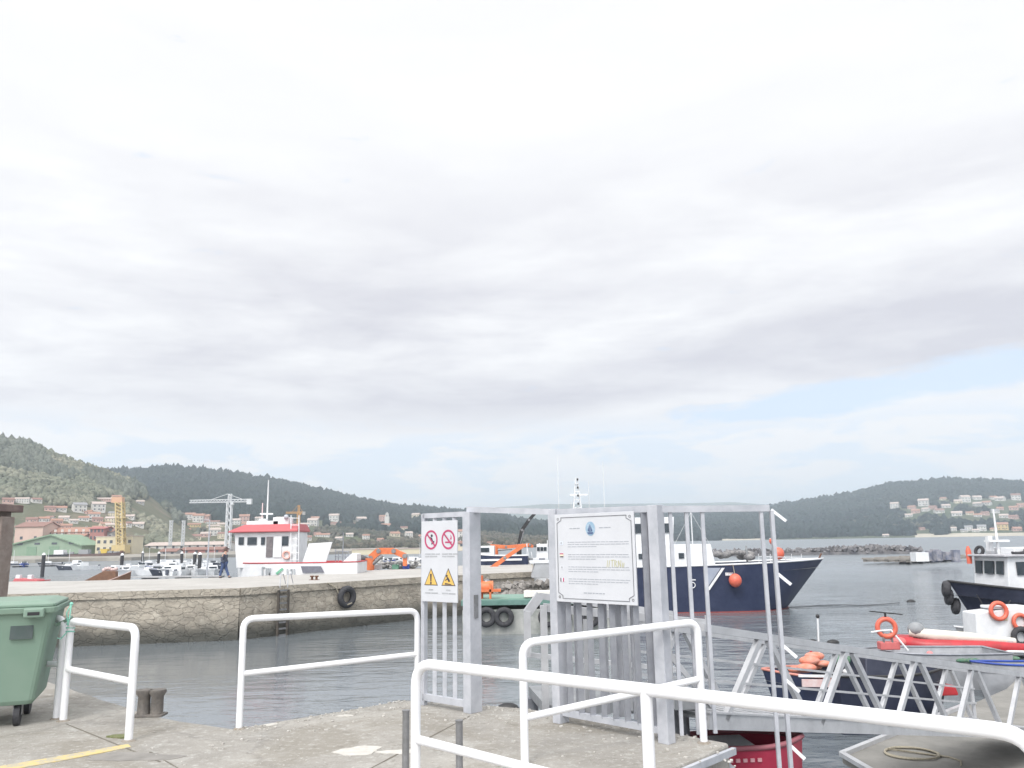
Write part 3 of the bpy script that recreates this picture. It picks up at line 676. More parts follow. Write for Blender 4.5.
# floating pontoon
PZ = -2.15
T = thing('floating_pontoon', 'grey concrete floating pontoon at the foot of the gangway', 'pontoon', (8.5, 14.5, WZ))
pc = mat('pontoon_concrete', (.27, .26, .24), (.19, .185, .17), 1.3, .85, bump=.3, bscale=14)
pp = [atz(842, 756, PZ), atz(879, 741, PZ), atz(967, 706, PZ), atz(1006, 689, PZ), atz(1026, 671, PZ), atz(1180, 660, PZ), atz(1250, 840, PZ), atz(900, 790, PZ)]
pp = [(p.x, p.y) for p in pp]
MB().prism(pp, PZ - .12, PZ).build('deck', pc, T, True, bevel=.01)
cx_, cy_ = sum(p[0] for p in pp) / 8, sum(p[1] for p in pp) / 8
MB().prism([(cx_ + (p[0] - cx_) * .96, cy_ + (p[1] - cy_) * .96) for p in pp], -3.2, PZ - .12).build('float', rubber, T, True)
for i in (0, 1, 7):
    a = V((*pp[i], PZ + .035)); b_ = V((*pp[(i + 1) % 8], PZ + .035)); MB().beam(a, b_, .10, .07).build('edge_fender', alu, T, True)
q = atz(912, 754, PZ + .012)
mb = MB(); pts = []
for i in range(90):
    a = i / 90 * 2 * math.pi * 2.4; rr = .42 + .012 * math.sin(a * 2.3) - .03 * (i / 90); pts.append((q.x + rr * math.cos(a) * 1.05 + .0, q.y + rr * math.sin(a), q.z + .006 + .018 * i / 90))
pts += [(q.x + .52, q.y - .25, q.z), (q.x + .58, q.y - .5, q.z), (q.x + .45, q.y - .75, q.z)]
o = mb.tube(pts, .016, 6).build('mooring_rope', rope_m); recenter(o, q); tag(o, 'pale mooring rope coiled in a ring on the floating pontoon', 'rope')
# ------------------------------------------------------------------ boats
def hullrings(L, B, free, rise, rake=.12, draft=.35, flare=.12, full=.55, stern=.82, n=22, transom_rake=.0):
    out = []
    for i in range(n + 1):
        s = i / n; x = -L / 2 + L * s
        f = stern + (1 - stern) * min(1, s / .35) if s < .35 else 1.0
        if s > full: f *= max(0.0, 1 - ((s - full) / (1 - full)) ** 2.1)
        b = max(B / 2 * f, .012); zt = free + rise * max(0, (s - .25) / .75) ** 2
        xb = x - rake * L * max(0, (s - full) / (1 - full)) ** 1.6
        bl = b * (1 - flare * (1 + 1.6 * max(0, (s - full) / (1 - full))))
        bl = max(bl, .008)
        out.append((x, xb, b, bl, zt))
    return out
def hull_parts(T, L, B, free, rise, hm_, dm, gm, deck=.25, bottom=None, **k):
    rs = hullrings(L, B, free, rise, **k); dr = k.get('draft', .35)
    mb = MB(); loops = []
    for x, xb, b, bl, zt in rs:
        xm = (x + xb) / 2
        loops.append([(x, -b, zt), (xm, -(b * .6 + bl * .4), zt * .5), (xb, -bl, 0), (xb - (x - xb) * .2, -bl * .45, -dr), (xb - (x - xb) * .2, bl * .45, -dr), (xb, bl, 0), (xm, b * .6 + bl * .4, zt * .5), (x, b, zt)])
    n = 8; vs = [p for l in loops for p in l]; fs = []
    for i in range(len(loops) - 1):
        for j in range(n - 1): fs.append((i * n + j, (i + 1) * n + j, (i + 1) * n + j + 1, i * n + j + 1))
    fs.append(tuple(range(n)))
    h = mb.add(vs, fs, True).build('hull', hm_, T)
    md = h.modifiers.new('edge', 'EDGE_SPLIT'); md.split_angle = R(40)
    # deck
    vs = []; 
    for x, xb, b, bl, zt in rs: vs += [(x - .02 * (x > 0), -b * .97, zt - deck), (x - .02 * (x > 0), b * .97, zt - deck)]
    MB().add(vs, [(2 * i, 2 * i + 2, 2 * i + 3, 2 * i + 1) for i in range(len(rs) - 1)]).build('deck', dm, T)
    port = [(x, -b, zt) for x, xb, b, bl, zt in rs]; sb = [(x, b, zt) for x, xb, b, bl, zt in rs][::-1]
    MB().tube(port + sb, max(.03, B * .012), 6, closed=True).build('gunwale', gm, T)
    if bottom:
        mb = MB(); vs = []
        for x, xb, b, bl, zt in rs: 
            xx = xb + (x - xb) * .08; bb = bl + .012
            vs += [(xb, -bb, -.05), (xx, -(bb + (b - bl) * .06), .2 if bottom is True else bottom), ]
        m_ = len(rs); f1 = [(2 * i, 2 * i + 2, 2 * i + 3, 2 * i + 1) for i in range(m_ - 1)]
        vs2 = [(x, -y, z) for x, y, z in vs]; mb.add(vs, f1); mb.add(vs2, [f[::-1] for f in f1]); mb.build('boot_stripe', mat('boot_red', (.24, .05, .05), (.30, .07, .06), 1.5, .5), T)
    return h, rs
def cabin(T, name, x0, x1, wd_, z0, z1, m, slant_f=.0, slant_b=.0, inset=.06, bevel=.02):
    r = [[(x0, -wd_ / 2, z0), (x1, -wd_ / 2, z0), (x1, wd_ / 2, z0), (x0, wd_ / 2, z0)], [(x0 + slant_b, -wd_ / 2 + inset, z1), (x1 - slant_f, -wd_ / 2 + inset, z1), (x1 - slant_f, wd_ / 2 - inset, z1), (x0 + slant_b, wd_ / 2 - inset, z1)]]
    return loft(MB(), r).build(name, m, T, bevel=bevel)
def pane(T, c, sz, name='window', m=None, rz=0, M=None): return MB().box(c, sz, rz, M).build(name, m or glass, T)
def lifering(parent, c, Rr, ax, name='lifebuoy'):
    o = MB().torus(c, Rr, Rr * .28, ax, 26, 8, 1).build(name, buoy_orange, parent)
    return o
# --- navy patrol ship
SY = 49.5
bow = atY(838, 562, SY); L = 16.6
T = thing('patrol_ship', 'large dark navy patrol ship with white superstructure and orange buoys behind the fence', 'ship', (bow.x - L / 2, SY + 2.3, WZ))
free = atY(700, 566, SY).z - WZ
h, rs = hull_parts(T, L, 4.8, free - .0, .25, navy, grey_deck, white_boat, deck=.5, draft=.8, rake=.15, full=.62, flare=.03, bottom=.06)
q = MB(); sy = -2.44
def sx(px, py): 
    p = atY(px, py, SY); return p.x - T.location.x, p.z - WZ
mk = []
a1, a2, a3, a4 = sx(721, 566), sx(724, 566), sx(709, 590), sx(706, 590)
q.extr([(a1[0], sy, a1[1] - .1), (a2[0], sy, a2[1] - .1), (a3[0], sy, a3[1]), (a4[0], sy, a4[1])], (0, -.02, 0)).build('hull_stripe', white_boat, T)
a1, a2, a3, a4 = sx(706, 566), sx(720, 566), sx(705, 590), sx(704, 588)
MB().extr([(a1[0], sy, a1[1] - .1), (a2[0], sy, a2[1] - .1), (a3[0], sy, a3[1]), (a4[0], sy, a4[1])], (0, -.02, 0)).build('hull_stripe', mat('stripe_grey', (.35, .38, .45), (.3, .33, .4), 3), T)
mb = MB()
for i in range(4):
    a = sx(722 + 1.6 * i, 574); mb.box((a[0] + .2, sy - .01, a[1]), (.08, .02, .17))
mb.box((sx(730, 573)[0], sy - .01, sx(730, 573)[1]), (.3, .02, .03)); mb.build('bow_lettering', white_boat, T)
a = sx(692, 585); mb = MB(); mb.torus((a[0], sy - .005, a[1]), .16, .03, (0, 1, 0), 12, 5); mb.box((a[0] + .05, sy - .01, a[1] + .3), (.3, .02, .06)); mb.build('hull_emblem', white_boat, T)
cabin(T, 'deckhouse', -6.8, 1.3, 3.6, free - .5, free + 1.25, white_boat, .3, .1)
cabin(T, 'wheelhouse', -6.0, -1.2, 3.0, free + 1.25, free + 2.9, white_boat, -.15, .5)
for i in range(5): pane(T, (-5.0 + i * .85, -1.5, free + 2.25), (.55, .12, .55))
for i in range(5): pane(T, (-5.6 + i * 1.2, -1.79, free + .6), (.32, .06, .32), 'porthole')
mx = sx(580, 500)[0]; mz = sx(580, 470)[1]; bz = free + 2.9
mb = MB()
for dx, dy in ((-.3, -.25), (.3, -.25), (-.3, .25), (.3, .25)): mb.tube([(mx + dx, dy, bz), (mx + dx * .15, dy * .15, mz - .3)], .04, 6)
for k in range(7): 
    f = k / 7; mb.beam((mx - .3 * (1 - f), -.25 * (1 - f), bz + f * 2.2), (mx + .3 * (1 - f), -.25 * (1 - f), bz + (f + .12) * 2.2), .03, .03)
mb.build('mast', white_boat, T)
for k in range(4): MB().box((mx, -.05, bz + .7 + k * .5), (.5 - .08 * k, .2, .07)).build('mast_platform', white_boat, T)
MB().box((mx + .1, -.1, bz + 1.5), (1.1, .12, .12)).build('radar', white_boat, T)
for k in range(4): MB().box((mx + .05, -.2, bz + .95 + k * .5), (.1, .1, .13)).build('mast_lamp', black, T)
for px_, tp in ((561, 452), (609, 457), (593, 478), (574, 500)):
    a = sx(px_, 500); MB().tube([(a[0], .3, bz - .3), (a[0], .3, sx(px_, tp)[1])], .018, 5).build('antenna', white_boat, T)
mb = MB()
for dx in (-1.2, -.6, 0, .6, 1.2): mb.tube([(mx + .9 + dx, -1.2, bz - .2), (mx + .9 + dx, -1.2, bz + .5)], .03, 5)
mb.tube([(mx - .4, -1.2, bz + .5), (mx + 2.2, -1.2, bz + .5)], .03, 5); mb.build('roof_rail', white_boat, T)
for px_, py_ in ((653, 541), (668, 547)):
    a = sx(px_, py_); d_ = MB().sphere((a[0], .3, a[1]), .42, 14, 10).build('radar_dome', white_boat, T); MB().tube([(a[0], .3, free + .8), (a[0], .3, a[1] - .3)], .12, 8).build('dome_stand', white_boat, d_)
a = sx(733, 580); bu = MB().sphere((a[0], sy - .36, a[1]), .37, 18, 12, (1, 1, 1.05)).build('fender_buoy', buoy_orange, T)
MB().tube([(a[0], sy - .36, a[1] + .35), (a[0], sy - .05, free + .05)], .02, 5).build('fender_rope', rope_m, bu)
a = sx(789, 554); MB().sphere((a[0], -.3, a[1]), .36, 18, 12, (1, 1, 1.05)).build('deck_buoy', buoy_orange, T)
a = sx(785, 543); MB().sphere((a[0], .1, a[1] + .1), .2, 12, 8).build('deck_buoy', buoy_orange, T)
# windlass, pipes and rails on the foredeck
mb = MB()
for px_ in range(724, 765, 4):
    a = sx(px_ + rnd.uniform(-1, 1), 558 - rnd.uniform(0, 5)); mb.sphere((a[0], rnd.uniform(-.6, .6), a[1]), rnd.uniform(.18, .32), 8, 6, (1.2, 1, .7))
mb.build('coiled_gear', mat('deck_gear', (.12, .12, .13), (.3, .29, .28), 6, .9, bump=.5), T)
a, b_ = sx(757, 546), sx(757, 562); MB().tube([(a[0], 0, b_[1] - .3), (a[0], 0, a[1])], .06, 8).build('deck_post', grey_deck, T)
mb = MB()
for px_ in (766, 778, 800, 810): a = sx(px_, 562); mb.tube([(a[0], -.9, a[1] - .2), (a[0], -.9, a[1] + .45)], .02, 5)
a, b_ = sx(766, 557), sx(810, 558); mb.tube([(a[0], -.9, a[1]), (b_[0], -.9, b_[1])], .018, 5); mb.build('deck_rail', white_boat, T)
a, b_ = sx(782, 538), sx(800, 561); MB().tube([(a[0], .1, a[1]), (b_[0], .1, b_[1])], .035, 6).build('bow_stay', white_boat, T)
MB().tube([(L / 2 - .35, 0, free + .1), (L / 2 - .1, 0, free + .55)], .05, 6).build('bow_roller', rust, T)
# --- dark hulled tug at the right
TRZ = R(189); tdir = V((math.cos(TRZ), math.sin(TRZ), 0)); L = 12.5; TY = 33.0
bw_ = atY(949.5, 592, TY)
T = thing('tug', 'dark blue hulled tug with white wheelhouse at the right edge, tyres on its bow', 'tugboat', (bw_.x - tdir.x * L / 2, TY - tdir.y * L / 2, WZ), TRZ)
def px_local(T, px, py, Y):
    p = atY(px, py, Y); Mi = (Matrix.Translation(T.location) @ T.rotation_euler.to_matrix().to_4x4()).inverted(); return Mi @ p
zbow = atY(957, 580.5, TY + .3).z - WZ; free = zbow - .75
h, rs = hull_parts(T, L, 4.2, free, zbow - free, black_hull, grey_deck, black, deck=.5, draft=.7, rake=.12, full=.55, flare=.12)
wf = 4.5; hw = .98; yc = T.location.y + tdir.y * wf
zt_ = atY(985, 556.5, yc).z - WZ; xbk = -.2
loft(MB(), [[(xbk, -hw, free - .4), (wf, -hw, free - .4), (wf, hw, free - .4), (xbk, hw, free - .4)], [(xbk, -hw + .06, zt_), (wf - .2, -hw + .06, zt_), (wf - .2, hw - .06, zt_), (xbk, hw - .06, zt_)]]).build('wheelhouse', white_boat, T, bevel=.03)
MB().box(((wf + xbk) / 2 - .1, 0, zt_ + .04), (wf - xbk + .35, 2 * hw + .25, .08)).build('wheelhouse_roof', mat('roof_grey_white', (.5, .5, .52), (.42, .42, .44), 3), T, bevel=.02)
MB().box((wf - 1.5, 0, zt_ + .20), (1.7, 1.6, .26)).build('roof_box', white_boat, T, bevel=.03)
for y, w_ in ((-.58, .34), (0, .48), (.58, .34)): pane(T, (wf - .10, y, zt_ - .42), (.06, w_, .50), M=Matrix.Rotation(R(-6), 3, 'Y'))
pane(T, (3.0, hw - .0, zt_ - .95), (.75, .05, 1.7), 'door', mat('door_brown', (.42, .36, .30), (.5, .44, .38), 3)); pane(T, (3.8, hw - .0, zt_ - .45), (.4, .05, .5)); pane(T, (1.6, hw - .0, zt_ - .45), (.6, .05, .5))
zm = atY(993, 509, T.location.y + tdir.y * 4.0).z - WZ
MB().tube([(3.9, 0, zt_), (3.9, 0, zm)], [.06, .03], 8).build('mast', white_boat, T)
MB().beam((4.1, -.2, zt_ + .2), (4.1, -.2, zt_ + .8), .18, .18).build('mast_foot', white_boat, T); MB().box((4.0, .1, zt_ + .6), (.9, .3, .08)).build('radar', white_boat, T)
MB().tube([(wf - .02, -hw, zt_ - .3), (wf - .02, -hw, zt_ + .2), (wf - .02, -hw, zt_ + .4)], [.10, .11, .04], 10).build('smoke_float', buoy_orange, T)
MB().torus((wf - .3, -.7, zt_ + .20), .17, .065, (1, .2, .3), 18, 8).build('roof_tyre', rubber, T)
MB().torus((wf - .9, .75, zt_ + .18), .22, .08, (.3, .2, 1), 18, 8).build('roof_tyre', rubber, T)
for x, y, z in ((L / 2 + .05, -.10, zbow - .30), (L / 2 - .15, -.28, zbow - .62), (L / 2 - .42, -.30, zbow - .98)): MB().torus((x, y, z), .20, .13, (1, -.5, .15), 20, 8, 1.1).build('bow_tyre', rubber, T)
nm = mat('faded_letter', (.16, .17, .22), (.12, .13, .18), 5)
for i in range(9): MB().box((L / 2 - 2.3 - i * .26, 1.66 + i * .034, zbow - .52 - i * .016), (.15, .02, .13)).build('name_letter', nm, T)
gp_ = mat('gear_pale', (.45, .44, .43), (.2, .19, .2), 8, .8)
for i in range(14): MB().sphere((-2.2 - rnd.uniform(0, 3.0), rnd.uniform(-1, 1.3), free + rnd.uniform(.2, 1.6)), rnd.uniform(.15, .38), 8, 6).build('deck_gear', gp_, T)
mb = MB(); mb.tube([(xbk, hw, zt_ - .1), (-5.2, hw + .1, zt_ - .25)], .035, 6); mb.tube([(-5.2, hw + .1, zt_ - .25), (-5.2, hw + .1, free)], .035, 6); mb.tube([(-3.4, hw + .1, zt_ - .17), (-3.4, hw + .1, free)], .035, 6)
mb.build('awning_frame', black, T)
# --- boats tied beyond the floating pontoon
BY = 29.5
a0 = atY(978, 640, BY)
T = thing('work_boat', 'white box-cabin boat with orange lifebuoy at the right edge, in front of the tug', 'boat', (a0.x + 2.3, BY + 1.3, WZ), R(180))
P = lambda px, py, Y=None: px_local(T, px, py, Y or BY)
hull_parts(T, 4.8, 1.6, .75, .25, grey_deck, grey_deck, white_boat, draft=.3)
xl, xr, zb_ = P(979, 640).x, P(1036, 640).x, P(1000, 643).z; ztl, ztr = P(985, 613).z, P(1010, 607).z
loft(MB(), [[(xr, .3, zb_), (xl, .3, zb_), (xl, 1.2, zb_), (xr, 1.2, zb_)], [(xr, .3, ztr), (xl - .05, .3, ztl), (xl - .05, 1.2, ztl), (xr, 1.2, ztr)]]).build('cabin', white_boat, T, bevel=.04)
MB().box((xl - 1.6, .6, zb_ - .2), (3.2, 1.0, .5)).build('cabin_base', grey_deck, T)
q = P(1008, 608); MB().box((q.x - .2, .75, q.z), (1.3, .8, .10)).build('cabin_roof', white_boat, T, bevel=.03)
q = P(999, 611); MB().torus((q.x, 1.28, q.z), .27, .075, (0, 1, .05), 26, 8).build('lifebuoy', buoy_orange, T)
q = P(1021, 622); MB().torus((q.x, 1.28, q.z), .24, .07, (0, 1, .05), 26, 8).build('lifebuoy', buoy_orange, T)
q = P(1021, 637); MB().torus((q.x, 1.34, q.z), .27, .10, (0, 1, 0), 20, 8).build('side_tyre', rubber, T)
q = P(1006, 619); MB().box((q.x, 1.21, q.z), (.2, .02, .14)).build('plate', mat('pale_sand', (.6, .52, .38), (.5, .44, .3), 5), T)
q = P(1004, 604, BY + .5)
for dx in (-.3, 0, .3): MB().tube([(q.x + dx, .2, q.z - .3), (q.x + dx * 2, .2, q.z + rnd.uniform(.05, .4))], .018, 5).build('aerial', black, T)
# red and white inflatable
BY = 26.5
p = atY(958, 646, BY)
T = thing('inflatable_boat', 'red and white inflatable boat moored beyond the gangway', 'inflatable boat', (p.x, BY + .7, WZ), R(177))
xa, xb = P(902, 640).x, P(1022, 640).x; zm_ = P(950, 647).z; zc2 = P(960, 637).z
MB().tube([(xb, -.5, zm_ - .08), (xb * .5, -.6, zm_ - .02), (xa * .6, -.5, zm_ + .04), (xa * .86, -.26, zm_ + .10), (xa * .93, 0, zm_ + .12), (xa * .86, .26, zm_ + .10), (xa * .6, .68, zm_ + .04), (xb * .5, .78, zm_ - .02), (xb, .7, zm_ - .06)], [.13, .20, .21, .19, .18, .19, .20, .20, .14], 14).build('tube', red_paint, T)
MB().tube([(xb * .9, .55, zc2 - .16), (xb * .2, .62, zc2 - .02), (xa * .35, .5, zc2 + .04), (xa * .72, .22, zc2 + .12)], [.10, .16, .18, .14], 10).build('cover', cream, T)
MB().box((xb * .3, .62, P(980, 644).z + .02), (abs(xb) * 1.1, .10, .12)).build('side_band', mat('pale_grey_band', (.5, .5, .5), (.42, .42, .42), 4), T)
MB().tube([(xb * .95, .92, zm_ - .14), (xa * .7, .78, zm_ - .08)], .045, 6).build('rub_strip', white_boat, T)
MB().box(((xa + xb) / 2, .05, zm_ - .1), (abs(xb - xa) * .8, .9, .2)).build('floor', grey_deck, T)
q = P(923, 631); MB().sphere((q.x, .25, q.z), .26, 12, 8, (1, 1, .85)).build('outboard_cowl', mat('engine_grey', (.30, .31, .32), (.22, .23, .24), 4), T)
MB().box((q.x, .25, q.z - .4), (.16, .18, .7)).build('outboard_leg', black, T)
q = P(907, 644); MB().sphere((q.x, .3, q.z), .22, 10, 8, (1.5, 1, .7)).build('fender', mat('faded_red', (.60, .16, .15), (.5, .12, .12), 4), T)
# grey workboat with lifebuoy frame
BY = 24.0
T = thing('grey_boat', 'low grey open boat with a standing orange lifebuoy frame, beyond the gangway', 'boat', (atY(945, 660, BY).x, BY + .9, WZ), R(178))
mgrey = mat('boat_grey', (.40, .41, .43), (.30, .31, .33), 3)
hull_parts(T, 3.9, 1.8, P(945, 655).z, .08, mgrey, grey_deck, galv, draft=.2, stern=.9)
q = P(891.5, 629); MB().torus((q.x, .6, q.z), .24, .07, (.15, 1, .05), 26, 8).build('lifebuoy', buoy_orange, T)
zq = P(891, 652).z; mb = MB(); mb.tube([(q.x + .45, .62, q.z - .12), (q.x + .2, .62, q.z - .08), (q.x - .1, .64, q.z - .06), (q.x - .5, .7, zq)], .03, 6); mb.build('frame', white_boat, T)
MB().tube([(q.x + .12, .62, zq), (q.x + .12, .62, q.z - .1)], .03, 6).build('frame_leg', steel_dark, T); MB().tube([(q.x - .12, .62, zq), (q.x - .12, .62, q.z - .1)], .03, 6).build('frame_leg', steel_dark, T)
MB().box((q.x - .05, .5, zq + .12), (.55, .3, .22)).build('base_box', mat('faded_red', (.60, .16, .15)), T, bevel=.03)
MB().beam((q.x + .42, .6, q.z + .46), (q.x - .48, .6, q.z + .36), .08, .03).build('radar_bar', black, T); MB().tube([(q.x, .6, q.z + .22), (q.x, .6, q.z + .42)], .03, 6).build('radar_stem', black, T)
q = P(980, 661); o = MB()
for i in range(22): o.sphere((q.x + rnd.uniform(-1.1, .9), rnd.uniform(.2, .85), q.z + rnd.uniform(-.10, .05)), rnd.uniform(.09, .17), 8, 5, (1.6, 1.2, .5))
o.build('fishing_net', netg, T)
q = P(935, 656); MB().sphere((q.x, .6, q.z), .10, 8, 6).build('float', mat('pink_float', (.7, .25, .25), (.6, .2, .2), 4), T)
# blue skiff
BY = 22.5
q = atY(1010, 666, BY)
T = thing('blue_skiff', 'narrow bright blue skiff at the pontoon, right of the grey boat', 'boat', (q.x + .5, BY + .5, WZ), R(184))
hull_parts(T, 2.6, .8, P(1000, 667).z, .10, mgrey, grey_deck, blue_paint, draft=.15)
# navy boat with orange cockpit (seen through the gangway)
BY = 19.5
T = thing('orange_topped_boat', 'navy boat with orange and white cockpit gear seen through the gangway truss', 'boat', (atY(838, 690, BY).x, BY + .8, WZ), R(180))
hull_parts(T, 2.9, 1.8, P(830, 678).z, .1, navy, grey_deck, mat('coral_trim', (.60, .25, .20), (.5, .2, .16), 4), draft=.3, stern=.9, full=.5)
mj = mat('jacket_orange', (.66, .20, .12), (.58, .3, .24), 9, .8, bump=.4)
for px_, py_, r_ in ((812, 670, .16), (818, 664, .17), (825, 660, .16), (806, 674, .13), (824, 671, .15), (832, 667, .12), (815, 674, .12)):
    q = P(px_, py_); MB().sphere((q.x, rnd.uniform(.1, .6), q.z), r_, 10, 7, (1.5, 1.1, .6)).build('life_jacket', mj, T)
MB().beam((P(800, 681).x, .93, P(800, 682).z), (P(876, 683).x, .93, P(868, 683).z), .05, .16).build('side_stripe', mat('pale_coral2', (.62, .42, .40), (.66, .56, .55), 5), T)
MB().beam((P(797, 675).x, .9, P(800, 675).z), (P(868, 678).x, .9, P(868, 676).z), .06, .05).build('coaming', white_boat, T)
q = P(857, 664); MB().sphere((q.x, .1, q.z), .22, 10, 8, (1.5, 1, .6)).build('green_sheet', netg, T)
q = P(868, 671); MB().sphere((q.x, .2, q.z), .19, 10, 8, (1.3, 1, .8)).build('red_bag', mat('faded_red', (.6, .16, .15)), T); q = P(861, 675); MB().sphere((q.x, .3, q.z), .15, 10, 8, (1.5, 1, .6)).build('white_bag', white_boat, T)
for px_ in (849, 869):
    a, b_ = P(px_, 677), P(px_, 700); mb = MB(); mb.beam((a.x, .95, a.z), (b_.x, .95, b_.z), .08, .05); o = mb.build('post', white_boat, T); MB().beam((a.x - .06, .98, a.z), (b_.x - .06, .98, b_.z), .03, .03).build('post_band', red_paint, o)
a = P(829, 648); MB().tube([(a.x, .1, P(829, 668).z), (a.x - .05, .1, P(830, 620).z)], .022, 6).build('pole', white_boat, T); MB().sphere((a.x - .05, .1, P(830, 619).z), .05, 8, 6).build('pole_lamp', black, T)
a = P(823, 668); MB().tube([(a.x, .1, a.z), (a.x, .1, a.z + .35)], .03, 6).build('flag_staff', red_paint, T)
# dark workboat
BY = 19.0
T = thing('dark_boat', 'dark navy workboat hull lying right behind the gangway', 'boat', (atY(908, 700, BY).x, BY + .9, WZ), R(5))
fz = P(900, 676).z
hull_parts(T, 3.0, 1.8, fz, .12, black_hull, grey_deck, black, draft=.3, stern=.8, full=.5)
loft(MB(), [[(P(872, 690).x, -.6, fz - .1), (P(940, 690).x, -.6, fz - .1), (P(940, 690).x, .5, fz - .1), (P(872, 690).x, .5, fz - .1)], [(P(876, 690).x, -.5, P(900, 660).z), (P(928, 690).x, -.5, P(900, 662).z), (P(928, 690).x, .45, P(900, 662).z), (P(876, 690).x, .45, P(900, 660).z)]]).build('canopy', black_hull, T, bevel=.03)
MB().box((P(967, 700).x, -.2, P(967, 696).z), (.4, .4, .2)).build('red_crate', red_paint, T, bevel=.02)
# red hulled boat under the gangway
BY = 9.9
T = thing('red_boat', 'red hulled boat lying under the gangway below the side guard', 'boat', (atY(746, 740, BY).x, BY, WZ), R(4))
P = lambda px, py, Y=None: px_local(T, px, py, Y or BY)
zr = atY(770, 749, BY - .45).z - WZ
hull_parts(T, 1.3, .8, zr, .02, mat('hull_crimson', (.42, .03, .07), (.30, .02, .05), 2, .35), grey_deck, mat('rail_dull_red', (.34, .12, .14), (.3, .1, .12), 3), draft=.3, stern=.85, full=.5)
mb = MB(); mb.box((-.15, 0, zr - .05), (.4, .7, .06)); mb.build('seat', white_boat, T, bevel=.02)
mb = MB()
for i in range(6): MB().box((-.40 + i * .08, -.405, zr - .12), (.045, .02, .035)).build('hull_letter', mat('letter_pink', (.62, .35, .38), (.6, .3, .33), 5), T)
# small things floating
for px_, py_, r_, lb in ((833, 643, .09, 'small dark float on the water left of the gangway rail top'), (813, 641, .05, 'tiny dark float on the water beyond the side guard'), (911, 602, .10, 'dark float bobbing near the tug bow'), (508, 709, .10, 'dark drifting wood beside the quay under the gateway')):
    p = atz(px_, py_, WZ); T = MB().sphere((0, 0, 0), r_ * (2.0 if p.y > 15 else 1), 10, 7, (1.5, .8, .8)).build('float', black); T.location = p; tag(T, lb, 'float')
mo = MB(); pts = [atz(700 + i * 20, 609 - i * .55 + .8 * math.sin(i * 1.7), WZ + .02) for i in range(0, 11)]
o = mo.tube(pts, .016, 4).build('float_line', rubber); recenter(o, pts[0]); tag(o, 'thin dark mooring line floating on the water beyond the gangway', 'mooring line')
# ------------------------------------------------------------------ stone pier
PT = -.35
pf = [atz(-160, 598, PT), atz(75, 592.5, PT), atz(240, 588, PT), atz(420, 577, PT), atz(478, 574, PT), atz(534, 571.5, PT)]
pb_ = [atz(530, 561.5, PT), atz(420, 568, PT), atz(240, 577, PT), atz(75, 581, PT), atz(-160, 583, PT)]
T = thing('stone_pier', 'old stone pier with concrete top running across the harbour', 'pier', (pf[2].x, pf[2].y, PT))
wm = bpy.data.materials.new('pier_stone'); t, b = nt(wm); tc = t.nodes.new('ShaderNodeTexCoord').outputs['Object']
geo = t.nodes.new('ShaderNodeSeparateXYZ'); lk(t, tc, geo.inputs[0])
vo = t.nodes.new('ShaderNodeTexVoronoi'); vo.inputs['Scale'].default_value = 2.3
mpp = t.nodes.new('ShaderNodeMapping'); mpp.inputs['Scale'].default_value = (.8, .8, 1.5); dn = t.nodes.new('ShaderNodeTexNoise'); dn.inputs['Scale'].default_value = 1.7; dn.inputs['Detail'].default_value = 5; lk(t, tc, dn.inputs['Vector'])
da = t.nodes.new('ShaderNodeVectorMath'); da.operation = 'MULTIPLY_ADD'; lk(t, dn.outputs['Color'], da.inputs[0]); da.inputs[1].default_value = (.7, .7, .7); lk(t, tc, da.inputs[2]); lk(t, da.outputs[0], mpp.inputs[0]); lk(t, mpp.outputs[0], vo.inputs['Vector'])
sv = t.nodes.new('ShaderNodeSeparateColor'); lk(t, vo.outputs['Color'], sv.inputs[0])
c = mix(t, ramp(t, sv.outputs[0], [(.2, .3), (.9, .8)]), (.38, .335, .275), (.52, .47, .385))
c = mix(t, ramp(t, noise(t, tc, 1.1, 8, .7), [(.40, 0), (.62, .85)]), c, (.27, .24, .20))
c = mix(t, ramp(t, noise(t, tc, 2.2, 6, .7), [(.54, 0), (.66, .75)]), c, (.60, .55, .46))
vo2 = t.nodes.new('ShaderNodeTexVoronoi'); vo2.feature = 'DISTANCE_TO_EDGE'; vo2.inputs['Scale'].default_value = 2.3; lk(t, mpp.outputs[0], vo2.inputs['Vector'])
joint = ramp(t, vo2.outputs['Distance'], [(.01, 1), (.06, 0)])
c = mix(t, mnodes(t, 'MULTIPLY', joint, .13), c, (.13, .115, .10))
zn = mnodes(t, 'ADD', geo.outputs[2], mnodes(t, 'MULTIPLY', noise(t, tc, .9, 5), .7))
c = mix(t, ramp(t, mnodes(t, 'ADD', mnodes(t, 'MULTIPLY', zn, .25), .6), [(.14, 1), (.22, .85), (.34, .25), (.45, 0)]), c, (.075, .075, .065))   # weed band between the tide marks
lk(t, c, b.inputs['Base Color']); b.inputs['Roughness'].default_value = .9
bumpn(t, mnodes(t, 'SUBTRACT', noise(t, tc, 6, 6), mnodes(t, 'MULTIPLY', joint, .6)), b, .8, .06)
pc2 = bpy.data.materials.new('pier_concrete'); t, b = nt(pc2); tc = t.nodes.new('ShaderNodeTexCoord').outputs['Object']
c = mix(t, ramp(t, noise(t, tc, .35, 7, .6), [(.35, 0), (.7, 1)]), (.46, .445, .42), (.36, .345, .32)); c = mix(t, ramp(t, noise(t, tc, 2.2, 6, .7), [(.5, 0), (.72, .6)]), c, (.28, .265, .24))
lk(t, c, b.inputs['Base Color']); b.inputs['Roughness'].default_value = .9; bumpn(t, noise(t, tc, 8, 6), b, .4, .03)
